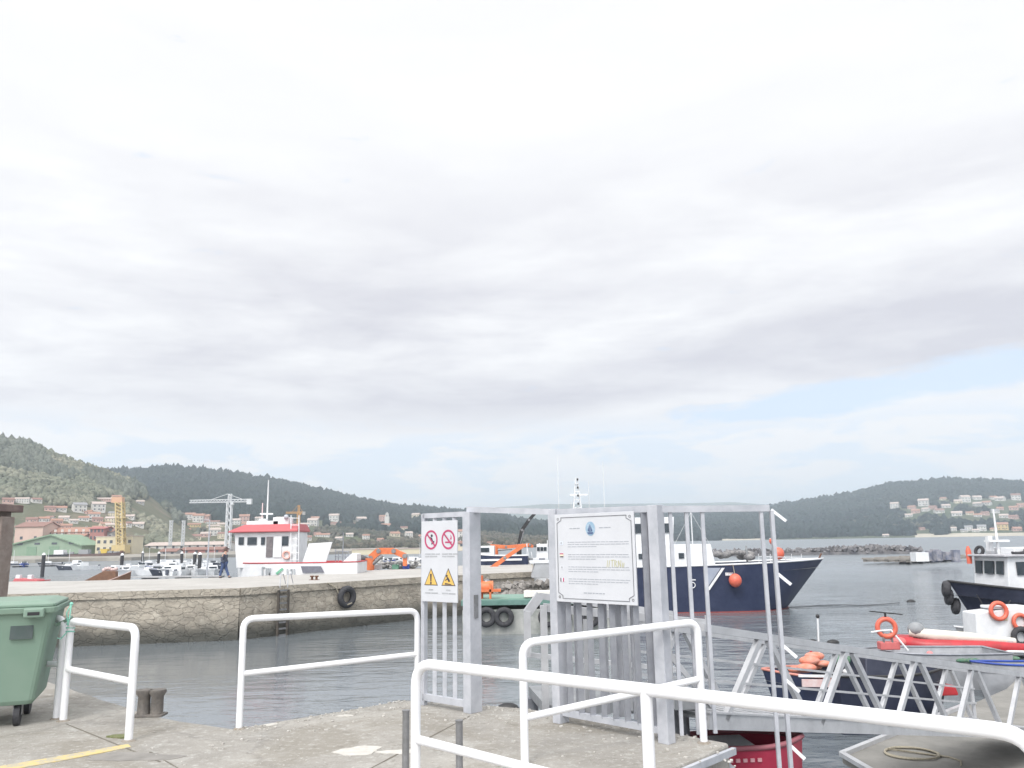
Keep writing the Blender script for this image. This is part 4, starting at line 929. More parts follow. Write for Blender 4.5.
# wall front faces as subdivided, slightly battered and rough
mb = MB()
def wallrun(a, c_, rows=7):
    L = (c_ - a).length; n = max(2, int(L / .55)); d = (c_ - a).normalized(); nr = V((d.y, -d.x, 0)); vs = []
    for i in range(n + 1):
        for j in range(rows + 1):
            z = PT - .32 - (2.9 - .32) * j / rows; o = .10 * j / rows + (rnd.uniform(-.035, .035) if 0 < i < n else 0)
            p = a + (c_ - a) * i / n + nr * o; vs.append((p.x, p.y, z))
    mb.add(vs, [(i * (rows + 1) + j, i * (rows + 1) + j + 1, (i + 1) * (rows + 1) + j + 1, (i + 1) * (rows + 1) + j) for i in range(n) for j in range(rows)], False)
for a, c_ in zip(pf, pf[1:]): wallrun(a, c_)
wallrun(pf[-1], pb_[0])
bk = pb_[:]
for a, c_ in zip(bk, bk[1:]): wallrun(a, c_, 2)
mb.build('wall', wm, T, True)
MB().prism([(p.x, p.y) for p in pf + pb_], PT - .02, PT).build('deck', pc2, T, True)
# coping course along the front
mb = MB()
for a, c_ in zip(pf, pf[1:]):
    d = (c_ - a).normalized(); nr = V((d.y, -d.x, 0))
    mb.beam(a + nr * .0 + V((0, 0, -.17)), c_ + nr * .0 + V((0, 0, -.17)), .20, .33)
d = (pb_[0] - pf[-1]).normalized(); mb.beam(pf[-1] + V((0, 0, -.17)), pb_[0] + V((0, 0, -.17)), .2, .33)
mb.build('coping', wm, T, True)
def on_front(px, off=0.0):
    for a, c_ in zip(pf, pf[1:]):
        xa, xb = backproj(a)[0], backproj(c_)[0]
        if xa <= px <= xb:
            lo, hi = 0.0, 1.0
            for _ in range(40):
                m = (lo + hi) / 2
                if backproj(a + (c_ - a) * m)[0] < px: lo = m
                else: hi = m
            d = (c_ - a).normalized(); return a + (c_ - a) * lo + V((d.y, -d.x, 0)) * off, d
# ladder
p, d = on_front(280.5, .28)
T = thing('pier_ladder', 'dark iron ladder fixed to the pier wall', 'ladder', (p.x, p.y, WZ))
for s in (-.27, .27): MB().beam(p + d * s + up * -.2, p + d * s + up * -3.0, .17, .10, (1, 0, 0)).build('rail', mat('ladder_iron', (.055, .05, .045), (.09, .075, .06), 6, .9), T, True)
for k in range(9): MB().beam(p - d * .24 + up * (-.22 - k * .3), p + d * .24 + up * (-.22 - k * .3), .07, .08).build('rung', steel_dark, T, True)
MB().tube([p - d * .22 + up * -.1, p - d * .22 + up * .5, p - d * .22 + V((0, .5, 0)) + up * .55, p - d * .22 + V((0, 1, 0)) + up * .05], .02, 6).build('hand_hoop', galv_pale, T, True)
MB().tube([p + d * .22 + up * -.1, p + d * .22 + up * .5, p + d * .22 + V((0, .5, 0)) + up * .55, p + d * .22 + V((0, 1, 0)) + up * .05], .02, 6).build('hand_hoop', galv_pale, T, True)
# tyre with rope
p, d = on_front(344, .26)
zc_ = over(V((p.x, p.y, 0)), 344, 597)
T = thing('fender_tyre', 'big black tyre hanging on a rope against the pier wall', 'tyre', (p.x, p.y, zc_))
MB().torus((0, 0, 0), .42, .16, (-d.y, d.x, 0), 30, 12, 1.1).build('tyre', rubber, T)
mb = MB(); mb.torus((0, 0, 0), .37, .05, (-d.y, d.x, 0), 24, 6, 3); mb.build('bead', mat('rim_grey', (.16, .16, .17), (.1, .1, .1), 6), T)
q = on_front(326, .12)[0]; q = V((q.x, q.y, PT)) - V(T.location)
MB().tube([q, q * .55 + V((0, 0, .05)), q * .3 + V((0, 0, -.3)), (-.25, -.14, -.38), (0, -.16, -.42), (.3, -.12, -.3)], .03, 6).build('rope', rope_m, T)
# double pier bollard
for px_, lb in ((312, 'left of two small dark bollards on the pier edge'), (316.5, 'right of two small dark bollards on the pier edge')):
    q = atz(px_, 580, PT); T = thing('mooring_bollard', lb, 'bollard', q, 0, 'small bollards on the pier')
    MB().tube([(0, 0, 0), (0, 0, .16), (0, 0, .18), (0, 0, .24)], [.07, .06, .12, .11], 10).build('post', rust, T)
    MB().box((0, 0, .01), (.3, .24, .03)).build('base_plate', rust, T)
# ------------------------------------------------------------------ person on the pier
def skinbody(name, verts, edges, radii, m, parent, root=0, sub=2):
    me = bpy.data.meshes.new(name); me.from_pydata(verts, edges, []); o = bpy.data.objects.new(name, me); COL.objects.link(o); o.parent = parent
    md = o.modifiers.new('skin', 'SKIN'); me.skin_vertices or None
    sv = me.skin_vertices[0].data if me.skin_vertices else None
    if sv is None:
        bpy.context.view_layer.objects.active = o; return o
    for i, r_ in enumerate(radii):
        sv[i].radius = (r_, r_) if not isinstance(r_, tuple) else r_; sv[i].use_root = (i == root)
    s = o.modifiers.new('sub', 'SUBSURF'); s.levels = sub; s.render_levels = sub
    md.use_smooth_shade = True; me.materials.append(m); return o
skin = mat('skin', (.55, .34, .26), (.5, .3, .22), 5, .6); jacket = mat('dark_jacket', (.05, .06, .09), (.075, .085, .12), 8, .9, bump=.3); jeans = mat('jeans', (.05, .08, .17), (.07, .10, .20), 12, .9); hairm = mat('dark_hair', (.06, .04, .03), (.09, .06, .04), 20, .8); shoe = mat('shoe_dark', (.04, .04, .045), (.06, .06, .06), 5, .7)
q = atz(223.5, 578, PT)
T = thing('person', 'person in dark jacket and jeans walking along the pier, hands in pockets', 'person', q, R(-12))
# x = walking direction (right), y across, z up
B = [(0, 0, .93), (0, 0, 1.08), (.02, 0, 1.25), (.03, 0, 1.40), (.045, 0, 1.50), (.06, 0, 1.60), (.06, 0, 1.70),
     (0, .10, .88), (.12, .10, .50), (.30, .10, .10), (.42, .10, .05), (0, -.10, .88), (-.10, -.10, .50), (-.20, -.10, .10), (-.09, -.10, .05),
     (.03, .19, 1.40), (-.04, .25, 1.14), (.10, .20, .95), (.03, -.19, 1.40), (-.04, -.25, 1.14), (.10, -.20, .95)]
Ed = [(0, 1), (1, 2), (2, 3), (3, 4), (4, 5), (5, 6), (0, 7), (7, 8), (8, 9), (9, 10), (0, 11), (11, 12), (12, 13), (13, 14), (3, 15), (15, 16), (16, 17), (3, 18), (18, 19), (19, 20)]
Rd = [.13, .12, .13, .12, .06, .085, .07, .09, .06, .045, .035, .09, .06, .045, .035, .055, .045, .035, .055, .045, .035]
skinbody('body', B, Ed, Rd, skin, T)
JI = [0, 1, 2, 3, 15, 16, 17, 18, 19, 20]; mp_ = {v: i for i, v in enumerate(JI)}
skinbody('jacket', [B[i] for i in JI], [(mp_[a], mp_[b]) for a, b in Ed if a in mp_ and b in mp_], [Rd[i] + (.035 if i < 4 else .045) for i in JI], jacket, T)
TI = [0, 7, 8, 9, 11, 12, 13]; mp_ = {v: i for i, v in enumerate(TI)}
skinbody('trousers', [B[i] for i in TI], [(mp_[a], mp_[b]) for a, b in Ed if a in mp_ and b in mp_], [Rd[i] + .03 for i in TI], jeans, T)
for sx_, y in ((.37, .10), (-.14, -.10)): MB().sphere((sx_, y, .05), .06, 12, 8, (2.3, .9, .8)).build('shoe', shoe, T)
MB().sphere((.045, 0, 1.68), .095, 14, 10, (1.05, .9, 1)).build('hair', hairm, T)
# ------------------------------------------------------------------ red roofed boat behind the pier
BY = 56.0
p0, p1 = atY(228, 570, BY), atY(357, 570, BY)
T = thing('red_roofed_boat', 'white workboat with red wheelhouse roof and raised ramp moored behind the pier', 'boat', ((p0.x + p1.x) / 2, BY + 1.9, WZ), R(180))
P = lambda px, py: px_local(T, px, py, BY)
PC = lambda px, py: px_local(T, px, py, BY + 1.9)
L = p1.x - p0.x; zg = atY(290, 563, BY).z - WZ
hull_parts(T, L, 3.8, zg, .05, white_boat, grey_deck, red_paint, draft=.5, rake=.02, full=.8, flare=.04, stern=.97)
xw0, xw1 = P(295, 545).x, P(235, 545).x; zr = P(270, 532).z
loft(MB(), [[(xw0, -1.45, zg - .3), (xw1, -1.45, zg - .3), (xw1, 1.45, zg - .3), (xw0, 1.45, zg - .3)], [(xw0, -1.4, zr), (xw1 + .25, -1.4, zr), (xw1 + .25, 1.4, zr), (xw0, 1.4, zr)]]).build('wheelhouse', white_boat, T, bevel=.04)
zpk = P(270, 524).z
loft(MB(), [[(xw0 - .1, -1.75, zr), (xw1 + .55, -1.75, zr), (xw1 + .55, 1.75, zr), (xw0 - .1, 1.75, zr)], [(xw0 - .1, -1.75, zr + .10), (xw1 + .55, -1.75, zr + .10), (xw1 + .55, 1.75, zr + .10), (xw0 - .1, 1.75, zr + .10)], [(xw0, -1.2, zpk), (xw1 - .35, -1.2, zpk), (xw1 - .35, 1.2, zpk), (xw0, 1.2, zpk)]]).build('wheelhouse_roof', roof_red, T, bevel=.03)
for px_, w_, h_ in ((239, .34, .50), (250, .62, .50), (261, .26, .50), (283.5, .42, .62)): 
    q = P(px_, 541); pane(T, (q.x, 1.46, q.z), (w_, .06, h_))
q = P(267.5, 547); pane(T, (q.x, 1.47, q.z), (.42, .06, 1.35), 'door', mat('door_dark', (.12, .11, .12), (.2, .18, .18), 4))
MB().box((P(276, 540).x, 1.49, P(276, 547).z), (.55, .05, 1.4)).build('door_panel', white_boat, T, bevel=.02)
q = P(285, 555); o = MB().torus((q.x, 1.55, q.z), .24, .07, (0, 1, 0), 20, 8).build('lifebuoy', mat('pale_coral', (.75, .32, .26), (.7, .5, .45), 6, .5), T)
mb = MB()
for px_ in (289.5, 297.5): mb.tube([(P(px_, 530).x, 1.62, P(px_, 515).z), (P(px_, 563).x, 1.62, zg)], .035, 6)
for k in range(7): mb.tube([(P(289.5, 0 + 560 - k * 7).x, 1.62, P(290, 560 - k * 7).z), (P(297.5, 560 - k * 7).x, 1.62, P(298, 560 - k * 7).z)], .025, 5)
mb.build('ladder', white_boat, T)
MB().box((PC(266, 520).x, 0, zpk + .10), (2.2, 1.6, .28)).build('roof_locker', white_boat, T, bevel=.03)
MB().box((PC(284, 520).x, .2, zpk + .22), (1.1, 1.2, .5)).build('roof_bridge', white_boat, T, bevel=.04)
MB().sphere((P(282, 520).x, .9, P(282, 518).z + .1), .17, 10, 8).build('dome', mat('dome_grey', (.35, .37, .42), (.5, .52, .55), 5), T)
MB().tube([(PC(267, 520).x, 0, zpk), (PC(267, 520).x, 0, PC(267, 480).z)], [.07, .035], 8).build('mast', white_boat, T)
MB().tube([(PC(262, 520).x, 0, zpk), (PC(262, 520).x, 0, PC(262, 503).z)], .04, 8).build('short_mast', mat('pink_white', (.65, .45, .45), (.7, .6, .6), 3), T)
MB().tube([(PC(260, 517).x, 0, PC(260, 514).z), (PC(273, 514).x, 0, PC(273, 514).z)], .07, 6).build('radar', white_boat, T)
MB().tube([(P(256, 520).x, .3, P(256, 520).z - .1), (P(256, 520).x, .3, P(256, 520).z + .12)], .3, 14).build('liferaft', white_boat, T)
rp = [P(300.5, 564), P(307.5, 543.5), P(331, 542), P(323.5, 566)]
MB().extr([(v.x, 1.55, v.z) for v in rp], (0, -.12, 0)).build('ramp', white_boat, T)
rp = [P(301, 566.2), P(321, 566.2), P(324.5, 572.5), P(303, 573)]
MB().extr([(v.x, 1.93, v.z) for v in rp], (0, .05, 0)).build('hull_plate', mat('plate_dark', (.16, .17, .20), (.12, .12, .15), 5), T)
# hull lettering
ltm = mat('lettering_grey', (.35, .38, .40), (.4, .42, .44), 5)
def hst(x0, y0, x1, y1, w_=.09, n='hull_letter', m=None): 
    a, b_ = P(x0, y0), P(x1, y1); MB().beam((a.x, 1.94, a.z), (b_.x, 1.94, b_.z), w_, .04, (0, 1, 0)).build(n, m or ltm, T)
for s in (((262.5, 567.5, 262.5, 575)), ((262.5, 567.5, 265, 567.5)), ((266.5, 568, 266.5, 575)), ((268.3, 568, 269.5, 575)), ((270.5, 568, 269.5, 575)), ((287.5, 569, 287.5, 575)), ((292, 569, 292, 575)), ((290, 570, 292, 570)), ((294.5, 569, 294.5, 575))): hst(*s)
hst(276.5, 574, 283, 568.5, .16, 'green_slash', mat('slash_green', (.15, .42, .28), (.2, .45, .3), 5))
# stern gear, rails
mb = MB()
for px_, tp in ((331, 549), (334, 552), (338, 546), (341, 553), (344, 551)): mb.tube([(P(px_, 562).x, .5, zg), (P(px_, 562).x, .5, P(px_, tp).z)], .03, 5)
mb.tube([(P(330, 552).x, .5, P(330, 551).z), (P(345, 552).x, .5, P(345, 552).z)], .03, 5); mb.tube([(P(330, 556).x, .5, P(330, 557).z), (P(345, 556).x, .5, P(345, 557).z)], .03, 5)
mb.tube([(P(337, 560).x, 0, zg), (P(337, 560).x, 0, P(337, 532).z)], .03, 6); mb.build('stern_frame', galv, T)
rp = [P(337, 565), P(350, 553.5), P(355, 554), P(355, 565)]
MB().extr([(v.x, 1.2, v.z) for v in rp], (0, -1.5, 0)).build('stern_box', white_boat, T, bevel=.03)
# ------------------------------------------------------------------ knuckle-boom cranes and deck clutter beyond the pier
def crane(label, Y, base, pts, r, m=orange, foot=None, cat='crane', wd_=None):
    b0 = atY(base[0], base[1], Y); zb = foot if foot is not None else b0.z
    T = thing('boom_crane', label, cat, (b0.x, Y, zb))
    q = [atY(x, y, Y) for x, y in pts]
    for i, (a, c_) in enumerate(zip(q, q[1:])):
        MB().beam(a, c_, r * (.8 - .1 * i), r * (.9 - .1 * i)).build('boom_section', m, T, True, bevel=.01)
        k = MB().tube([a + V((0, -r * .5, 0)), a + V((0, r * .5, 0))], r * .3, 10).build('joint', steel_dark, T, True)
    if len(q) > 2: MB().tube([q[0] + (q[1] - q[0]) * .25 + V((0, -r * .2, -r)), q[1] + (q[2] - q[1]) * .25 + V((0, -r * .2, -r * .6))], r * .25, 6).build('ram', steel_dark, T, True)
    mb = MB(); mb.tube([(b0.x, Y, zb), (b0.x, Y, q[0].z)], r * .6, 10); mb.build('pedestal', m, T, True)
    return T
crane('orange folded loader crane with curved boom on the pier, left of the warning board', 63, (370, 566), [(371, 558), (379, 551), (394, 551), (405, 556), (405, 566)], .58, foot=PT)
T = thing('net_pile', 'dark heap of nets and gear at the foot of the orange loader crane', 'net pile', atz(361, 569, PT)); 
Yp = T.location.y; mb = MB()
for i in range(40):
    p = atY(351 + rnd.random() * 20, 569, Yp + rnd.uniform(-.5, .8)); x_ = (backproj(p)[0] - 361) / 10
    mb.sphere((p.x - T.location.x, p.y - Yp, max(.05, (1 - x_ * x_) * rnd.uniform(.1, 1.0))), rnd.uniform(.12, .28), 8, 5, (1.2, 1, .8))
mb.build('heap', mat('net_dark', (.07, .07, .08), (.16, .15, .15), 4, .95, bump=1), T)
for i in range(3): MB().sphere((-.2 + .35 * i, -.5, .2), .13, 8, 6).build('float', buoy_orange, T)
T = thing('net_pile', 'pale heap of fishing nets and crates on the pier under the loader crane boom', 'net pile', atz(393, 569, PT)); Yp = T.location.y; mb = MB()
for i in range(46):
    p = atY(378 + rnd.random() * 42, 569, Yp + rnd.uniform(-.6, .8)); mb.sphere((p.x - T.location.x, p.y - Yp, rnd.uniform(.05, .55)), rnd.uniform(.12, .24), 8, 5, (1.3, 1, .8))
mb.build('heap', mat('net_pale', (.50, .50, .48), (.16, .16, .17), 3.5, .95, bump=1, lo=.45, hi=.6), T)
for i, dx in enumerate((-1.0, .3, 1.1)): MB().box((dx, -.7, .18), (.5, .4, .34)).build('crate', [white_boat, green_paint, blue_paint][i], T, bevel=.02)
# boats seen past the pier end, through the gateway
T = thing('navy_trawler', 'navy hulled trawler with white stripe behind the pier end, seen through the gateway', 'boat', (atY(500, 560, 70).x, 71.5, WZ), R(178))
P = lambda px, py: px_local(T, px, py, 70)
zg = P(500, 556).z; L = abs(P(470, 560).x - P(527, 560).x)
hull_parts(T, L, 3.2, zg, .2, navy, grey_deck, white_boat, draft=.5, full=.6)
a, b_ = P(478, 563), P(522, 561); MB().beam((a.x, 1.64, zg - .32), (b_.x, 1.64, zg - .30), .03, .16).build('hull_stripe', white_boat, T)
cabin(T, 'wheelhouse', P(484, 550).x - .8, P(484, 550).x + .8, 1.8, zg - .3, P(484, 546).z, white_boat, .2, 0)
for i in range(3): pane(T, (P(481 + i * 3, 550).x, .88, P(484, 550).z), (.28, .1, .35))
crane('long orange crane boom reaching up behind the pier end, seen through the gateway', 66, (480, 578), [(479, 577), (492, 568), (505, 558), (524, 545)], .42, foot=WZ + 1.5)
crane('orange crane boom lying level above the navy trawler, seen through the gateway', 74, (496, 556), [(490, 546), (506, 547), (530, 545), (533, 547)], .36, foot=WZ + 2.0)
crane('black knuckle crane raised against the hill, seen through the gateway', 76, (519, 548), [(519, 545), (522, 530), (529, 520), (537, 511)], .40, black, foot=WZ + 2.0)
T = thing('white_trawler', 'white cluttered trawler seen between the crane booms and the notice board', 'boat', (atY(545, 560, 72).x, 73.2, WZ), R(180))
P = lambda px, py: px_local(T, px, py, 72)
zg = P(540, 563).z
hull_parts(T, 6.5, 2.8, zg, .2, white_boat, grey_deck, galv, draft=.5)
cabin(T, 'wheelhouse', P(548, 550).x, P(536, 550).x, 1.8, zg - .3, P(540, 544).z, white_boat, .1, 0)
for i in range(3): pane(T, (P(538.5 + i * 3.4, 549).x, .88, P(540, 549).z), (.24, .1, .32))
mb = MB()
for i in range(9): x_ = P(527 + i * 3, 550).x; mb.tube([(x_, .3, zg), (x_ + rnd.uniform(-.3, .3), .3, P(540, rnd.uniform(540, 554)).z)], .035, 5)
mb.build('rigging', white_boat, T)
for i in range(3): MB().box((P(530 + i * 6, 560).x, .8, zg + .2), (.5, .5, .45)).build('box', [grey_deck, white_boat, galv][i], T, bevel=.02)
# ramp-like grey block and rubble by the pier end
T = thing('steel_ramp', 'sloping grey ramp block at the pier end beside the notice board', 'ramp', atY(540, 577, 50))
P = lambda px, py: px_local(T, px, py, 50)
MB().extr([(v.x, -.5, v.z) for v in (P(531.5, 577.5), P(535, 562.5), P(556, 562.5), P(556, 578))], (0, 2.5, 0)).build('block', mat('block_grey', (.46, .47, .49), (.36, .37, .38), 1, .7), T, bevel=.02)
MB().box((P(543, 563).x, .7, P(543, 562).z), (1.6, 2.5, .12)).build('cap', white_boat, T)
def rockpile(name, label, cat, pts, size, m, seed, n, flatten=.7, group=None):
    r_ = random.Random(seed); T = MB(); c0 = V(pts[0]); 
    for i in range(n):
        k = r_.random() * (len(pts) - 1); j = int(k); p = V(pts[j]).lerp(V(pts[min(j + 1, len(pts) - 1)]), k - j) + V((r_.uniform(-1, 1) * size * 1.2, r_.uniform(-1, 1) * size * 2.0, r_.uniform(-.3, .7) * size)) - c0
        s = size * r_.uniform(.45, 1.1); vs = []; M = Euler((r_.uniform(0, 3), r_.uniform(0, 3), r_.uniform(0, 3))).to_matrix()
        for a in (-1, 1):
            for b in (-1, 1):
                for c in (-1, 1): vs.append(p + M @ V((a * s * r_.uniform(.5, 1), b * s * r_.uniform(.4, .9), c * s * r_.uniform(.4, .9))) * .6)
        T.add(vs, [(0, 1, 3, 2), (4, 6, 7, 5), (0, 4, 5, 1), (2, 3, 7, 6), (0, 2, 6, 4), (1, 5, 7, 3)])
    o = T.build(name, m); o.location = c0; tag(o, label, cat, group, 'stuff'); return o
rubm = mat('rubble_stone', (.14, .13, .12), (.30, .28, .26), 1.6, .95, bump=.5)
rockpile('rubble_slope', 'grey rubble slope at the foot of the pier end', 'rubble', [tuple(atY(500 + i * 10, 600 - i * .3, 46 + i * .3)) for i in range(8)], .42, rubm, 4, 240)
rockpile('rubble_slope', 'upper band of grey rubble against the pier end wall', 'rubble', [tuple(atY(502 + i * 10, 590 - i * .5, 47.5 + i * .3)) for i in range(8)], .38, rubm, 5, 200)
# green work raft with tyres in front of the pier end
GY = 40.0
p = atY(540, 610, GY)
T = thing('green_work_raft', 'green decked work raft with tyre fenders and orange winch, seen through the gateway', 'work raft', (p.x - .2, GY + 1.8, WZ))
P = lambda px, py, Y=GY: px_local(T, px, py, Y)
xa, xb = P(462, 600).x, P(612, 600).x; z0, z1 = P(500, 605.5).z, P(500, 600).z
MB().box(((xa + xb) / 2, 0, (z0 - .25) / 2 - .1), (xb - xa, 3.4, z0 + .05)).build('hull', mat('raft_hull', (.44, .44, .42), (.2, .22, .2), 1.2, .7, bump=.2), T, bevel=.03)
MB().box(((xa + xb) / 2, 0, (z0 + z1) / 2), (xb - xa + .1, 3.56, z1 - z0)).build('deck_edge', mat('raft_green', (.09, .19, .16), (.14, .24, .21), 2, .7), T, bevel=.02)
MB().box(((xa + xb) / 2, 0, z1 + .02), (xb - xa - .3, 3.3, .05)).build('deck', mat('deck_green', (.16, .30, .24), (.2, .3, .24), 3), T)
for px_ in (486.5, 504, 548, 562, 590): MB().torus((P(px_, 616).x, -1.9, P(px_, 617).z), .34, .13, (0, 1, 0), 24, 10).build('tyre', rubber, T)
a, b_ = P(524, 598), P(552, 591.5); MB().box(((a.x + b_.x) / 2, -1.3, (a.z + b_.z) / 2 + .02), (b_.x - a.x, .8, b_.z - a.z)).build('white_box', mat('box_cream', (.78, .77, .70), (.7, .69, .62), 3), T, bevel=.02)
wn = MB().tube([(P(478, 590).x, -1.2, P(486, 588).z), (P(493, 590).x, -1.2, P(486, 588).z)], .30, 12).build('winch_drum', orange, T)
mb = MB()
for px_ in (479, 490): mb.box((P(px_, 590).x, -1.2, z1 + .38), (.09, .7, .76))
mb.box((P(488, 590).x, -1.3, P(488, 591).z), (1.2, .5, .12)); mb.tube([(P(480, 577).x, -1.2, P(480, 576).z), (P(480, 590).x, -1.2, z1)], .13, 8); mb.build('winch_frame', orange, T)
mb = MB(); mb.sphere((P(486, 583).x, -1.1, P(486, 584).z), .22, 10, 8); mb.build('motor', steel_dark, T)
# box-shaped boats behind the pier at the far left
T = thing('red_decked_boat', 'low white boat with red deck house behind the pier at the left edge', 'boat', (atY(20, 588, 58).x, 59, WZ))
P = lambda px, py: px_local(T, px, py, 58)
zg = P(20, 582.5).z; hull_parts(T, 3.0, 1.6, zg, .1, white_boat, grey_deck, red_paint, draft=.3)
loft(MB(), [[(P(7, 580).x, -.6, zg - .2), (P(37, 580).x, -.6, zg - .2), (P(37, 580).x, .6, zg - .2), (P(7, 580).x, .6, zg - .2)], [(P(10, 580).x, -.5, P(20, 578.5).z), (P(32, 580).x, -.5, P(20, 580).z), (P(32, 580).x, .5, P(20, 580).z), (P(10, 580).x, .5, P(20, 578.5).z)]]).build('deck_house', roof_red, T, bevel=.03)
for px_ in (12, 24): MB().box((P(px_, 577).x, -.2, P(px_, 577.5).z), (.3, .3, .3)).build('box', white_boat, T, bevel=.02)
T = thing('brown_wooden_boat', 'brown wooden boat with raised bow behind the pier, right of the red decked boat', 'boat', (atY(97, 583, 57).x, 58.2, WZ), R(12))
P = lambda px, py: px_local(T, px, py, 57)
zg = P(90, 582).z
hull_parts(T, 3.2, 1.8, zg - .1, P(108, 571).z - zg, brown_wood, grey_deck, mat('pink_gunwale', (.62, .45, .40), (.5, .35, .3), 5), draft=.3, full=.75, rake=.03)
rp = [P(80, 582), P(100, 571.5), P(111.5, 572), P(111.5, 582)]
MB().extr([(v.x, -.3, v.z) for v in rp], (0, .7, 0)).build('cabin', brown_wood, T, bevel=.02)
mb = MB()
for i in range(7): v = P(99 + i * 2, 570 + rnd.uniform(-1.5, 1)); mb.sphere((v.x, 0, v.z), .13, 8, 6)
mb.build('gear', mat('gear_pink', (.65, .5, .48), (.5, .4, .38), 8), T)
# ------------------------------------------------------------------ hills
def fnoise(x, y, s=1.0):
    return (math.sin(x * .013 * s + 1.3) * math.cos(y * .011 * s + .4) + .5 * math.sin(x * .031 * s + y * .027 * s + 2) + .25 * math.sin(x * .07 * s - y * .06 * s))
class Hill:
    def __init__(s, name, crest, d0, d1, m, p=1.4, amp=3.0, z0=WZ - .3, step=5, lower=0):
        s.lower = lower
        s.d0, s.d1, s.p, s.z0, s.amp = d0, d1, p, z0, amp
        s.az = []; s.zc = []
        for x, y in crest:
            y += s.lower
            r_ = ray(x, y); s.az.append(math.atan2(r_.x, r_.y)); s.zc.append(EYE.z + r_.z / math.hypot(r_.x, r_.y) * d1)
        n = int((crest[-1][0] - crest[0][0]) / step); m_ = 26
        az = np.linspace(s.az[0], s.az[-1], n); vs = []
        rows = [i / m_ * 1.0 for i in range(m_ + 1)] + [1.08, 1.2, 1.4]
        for a in az:
            for t_ in rows: vs.append(s.pt(a, t_))
        R_ = len(rows); fs = [(i * R_ + j, (i + 1) * R_ + j, (i + 1) * R_ + j + 1, i * R_ + j + 1) for i in range(n - 1) for j in range(R_ - 1)]
        mb = MB().add(vs, fs, True); o = mb.build(name, m); tag(o, kind='structure'); s.o = o
    def z(s, a, t_):
        zc = float(np.interp(a, s.az, s.zc))
        if t_ > 1: return zc - (t_ - 1) * (zc + 40) * 1.2
        d = s.d0 + (s.d1 - s.d0) * t_; x, y = d * math.sin(a), d * math.cos(a)
        return s.z0 + (zc - s.z0) * t_ ** s.p + s.amp * fnoise(x, y) * min(1, t_ * 4) * (1 - t_ ** 3) * .8
    def pt(s, a, t_):
        d = s.d0 + (s.d1 - s.d0) * t_; return (d * math.sin(a), d * math.cos(a), s.z(a, t_))
    def hit(s, px, py):
        r_ = ray(px, py); a = math.atan2(r_.x, r_.y); e = r_.z / math.hypot(r_.x, r_.y)
        for i in range(400):
            t_ = .002 + i / 400; d = s.d0 + (s.d1 - s.d0) * t_
            if EYE.z + e * d <= s.z(a, t_): break
        return V(s.pt(a, t_))
def hillmat(name, a, b_, c_, sc):
    m = bpy.data.materials.new(name); t, b = nt(m); tc = t.nodes.new('ShaderNodeTexCoord').outputs['Object']
    c = mix(t, ramp(t, noise(t, tc, sc, 6, .65), [(.4, 0), (.62, 1)]), a, b_); c = mix(t, ramp(t, noise(t, tc, sc * 3.1, 6, .7), [(.52, 0), (.66, .9)]), c, c_)
    lk(t, c, b.inputs['Base Color']); b.inputs['Roughness'].default_value = 1; b.inputs['Specular IOR Level'].default_value = .1
    bumpn(t, noise(t, tc, sc * 8, 6), b, .8, 3); return m
hA = Hill('near_hill', [(-420, 425), (-200, 428), (-60, 432), (0, 437), (30, 443), (60, 453), (100, 466), (130, 478), (150, 491), (170, 507), (190, 522), (210, 540), (235, 553)], 395, 860, hillmat('near_hill_ground', (.10, .11, .07), (.14, .135, .09), (.20, .165, .125), .012), lower=5)
hB = Hill('wooded_hill', [(40, 478), (100, 469), (130, 468), (165, 465), (200, 467), (240, 472), (300, 483), (350, 495), (380, 502), (430, 507), (490, 512), (520, 518), (570, 524), (640, 542)], 500, 1700, hillmat('wooded_hill_ground', (.07, .09, .05), (.16, .13, .09), (.10, .12, .06), .008), p=1.7, amp=2.5, lower=4.5)
hC = Hill('far_shore_hill', [(500, 537), (560, 522), (600, 514), (640, 511), (690, 510), (740, 508), (785, 502), (850, 491), (890, 482), (920, 479), (955, 477), (1000, 479), (1024, 480), (1150, 484), (1400, 500)], 1150, 2300, hillmat('far_hill_ground', (.06, .08, .045), (.11, .11, .07), (.08, .10, .05), .006), p=1.3, amp=3.5, lower=4)
hD = Hill('distant_ridge', [(250, 518), (350, 515), (480, 508), (520, 506), (545, 504), (600, 504), (640, 503.5), (700, 503), (730, 502), (760, 504), (860, 513), (960, 530)], 3400, 5000, hillmat('ridge_ground', (.09, .11, .08), (.12, .13, .09), (.08, .10, .06), .002), amp=8, step=8)
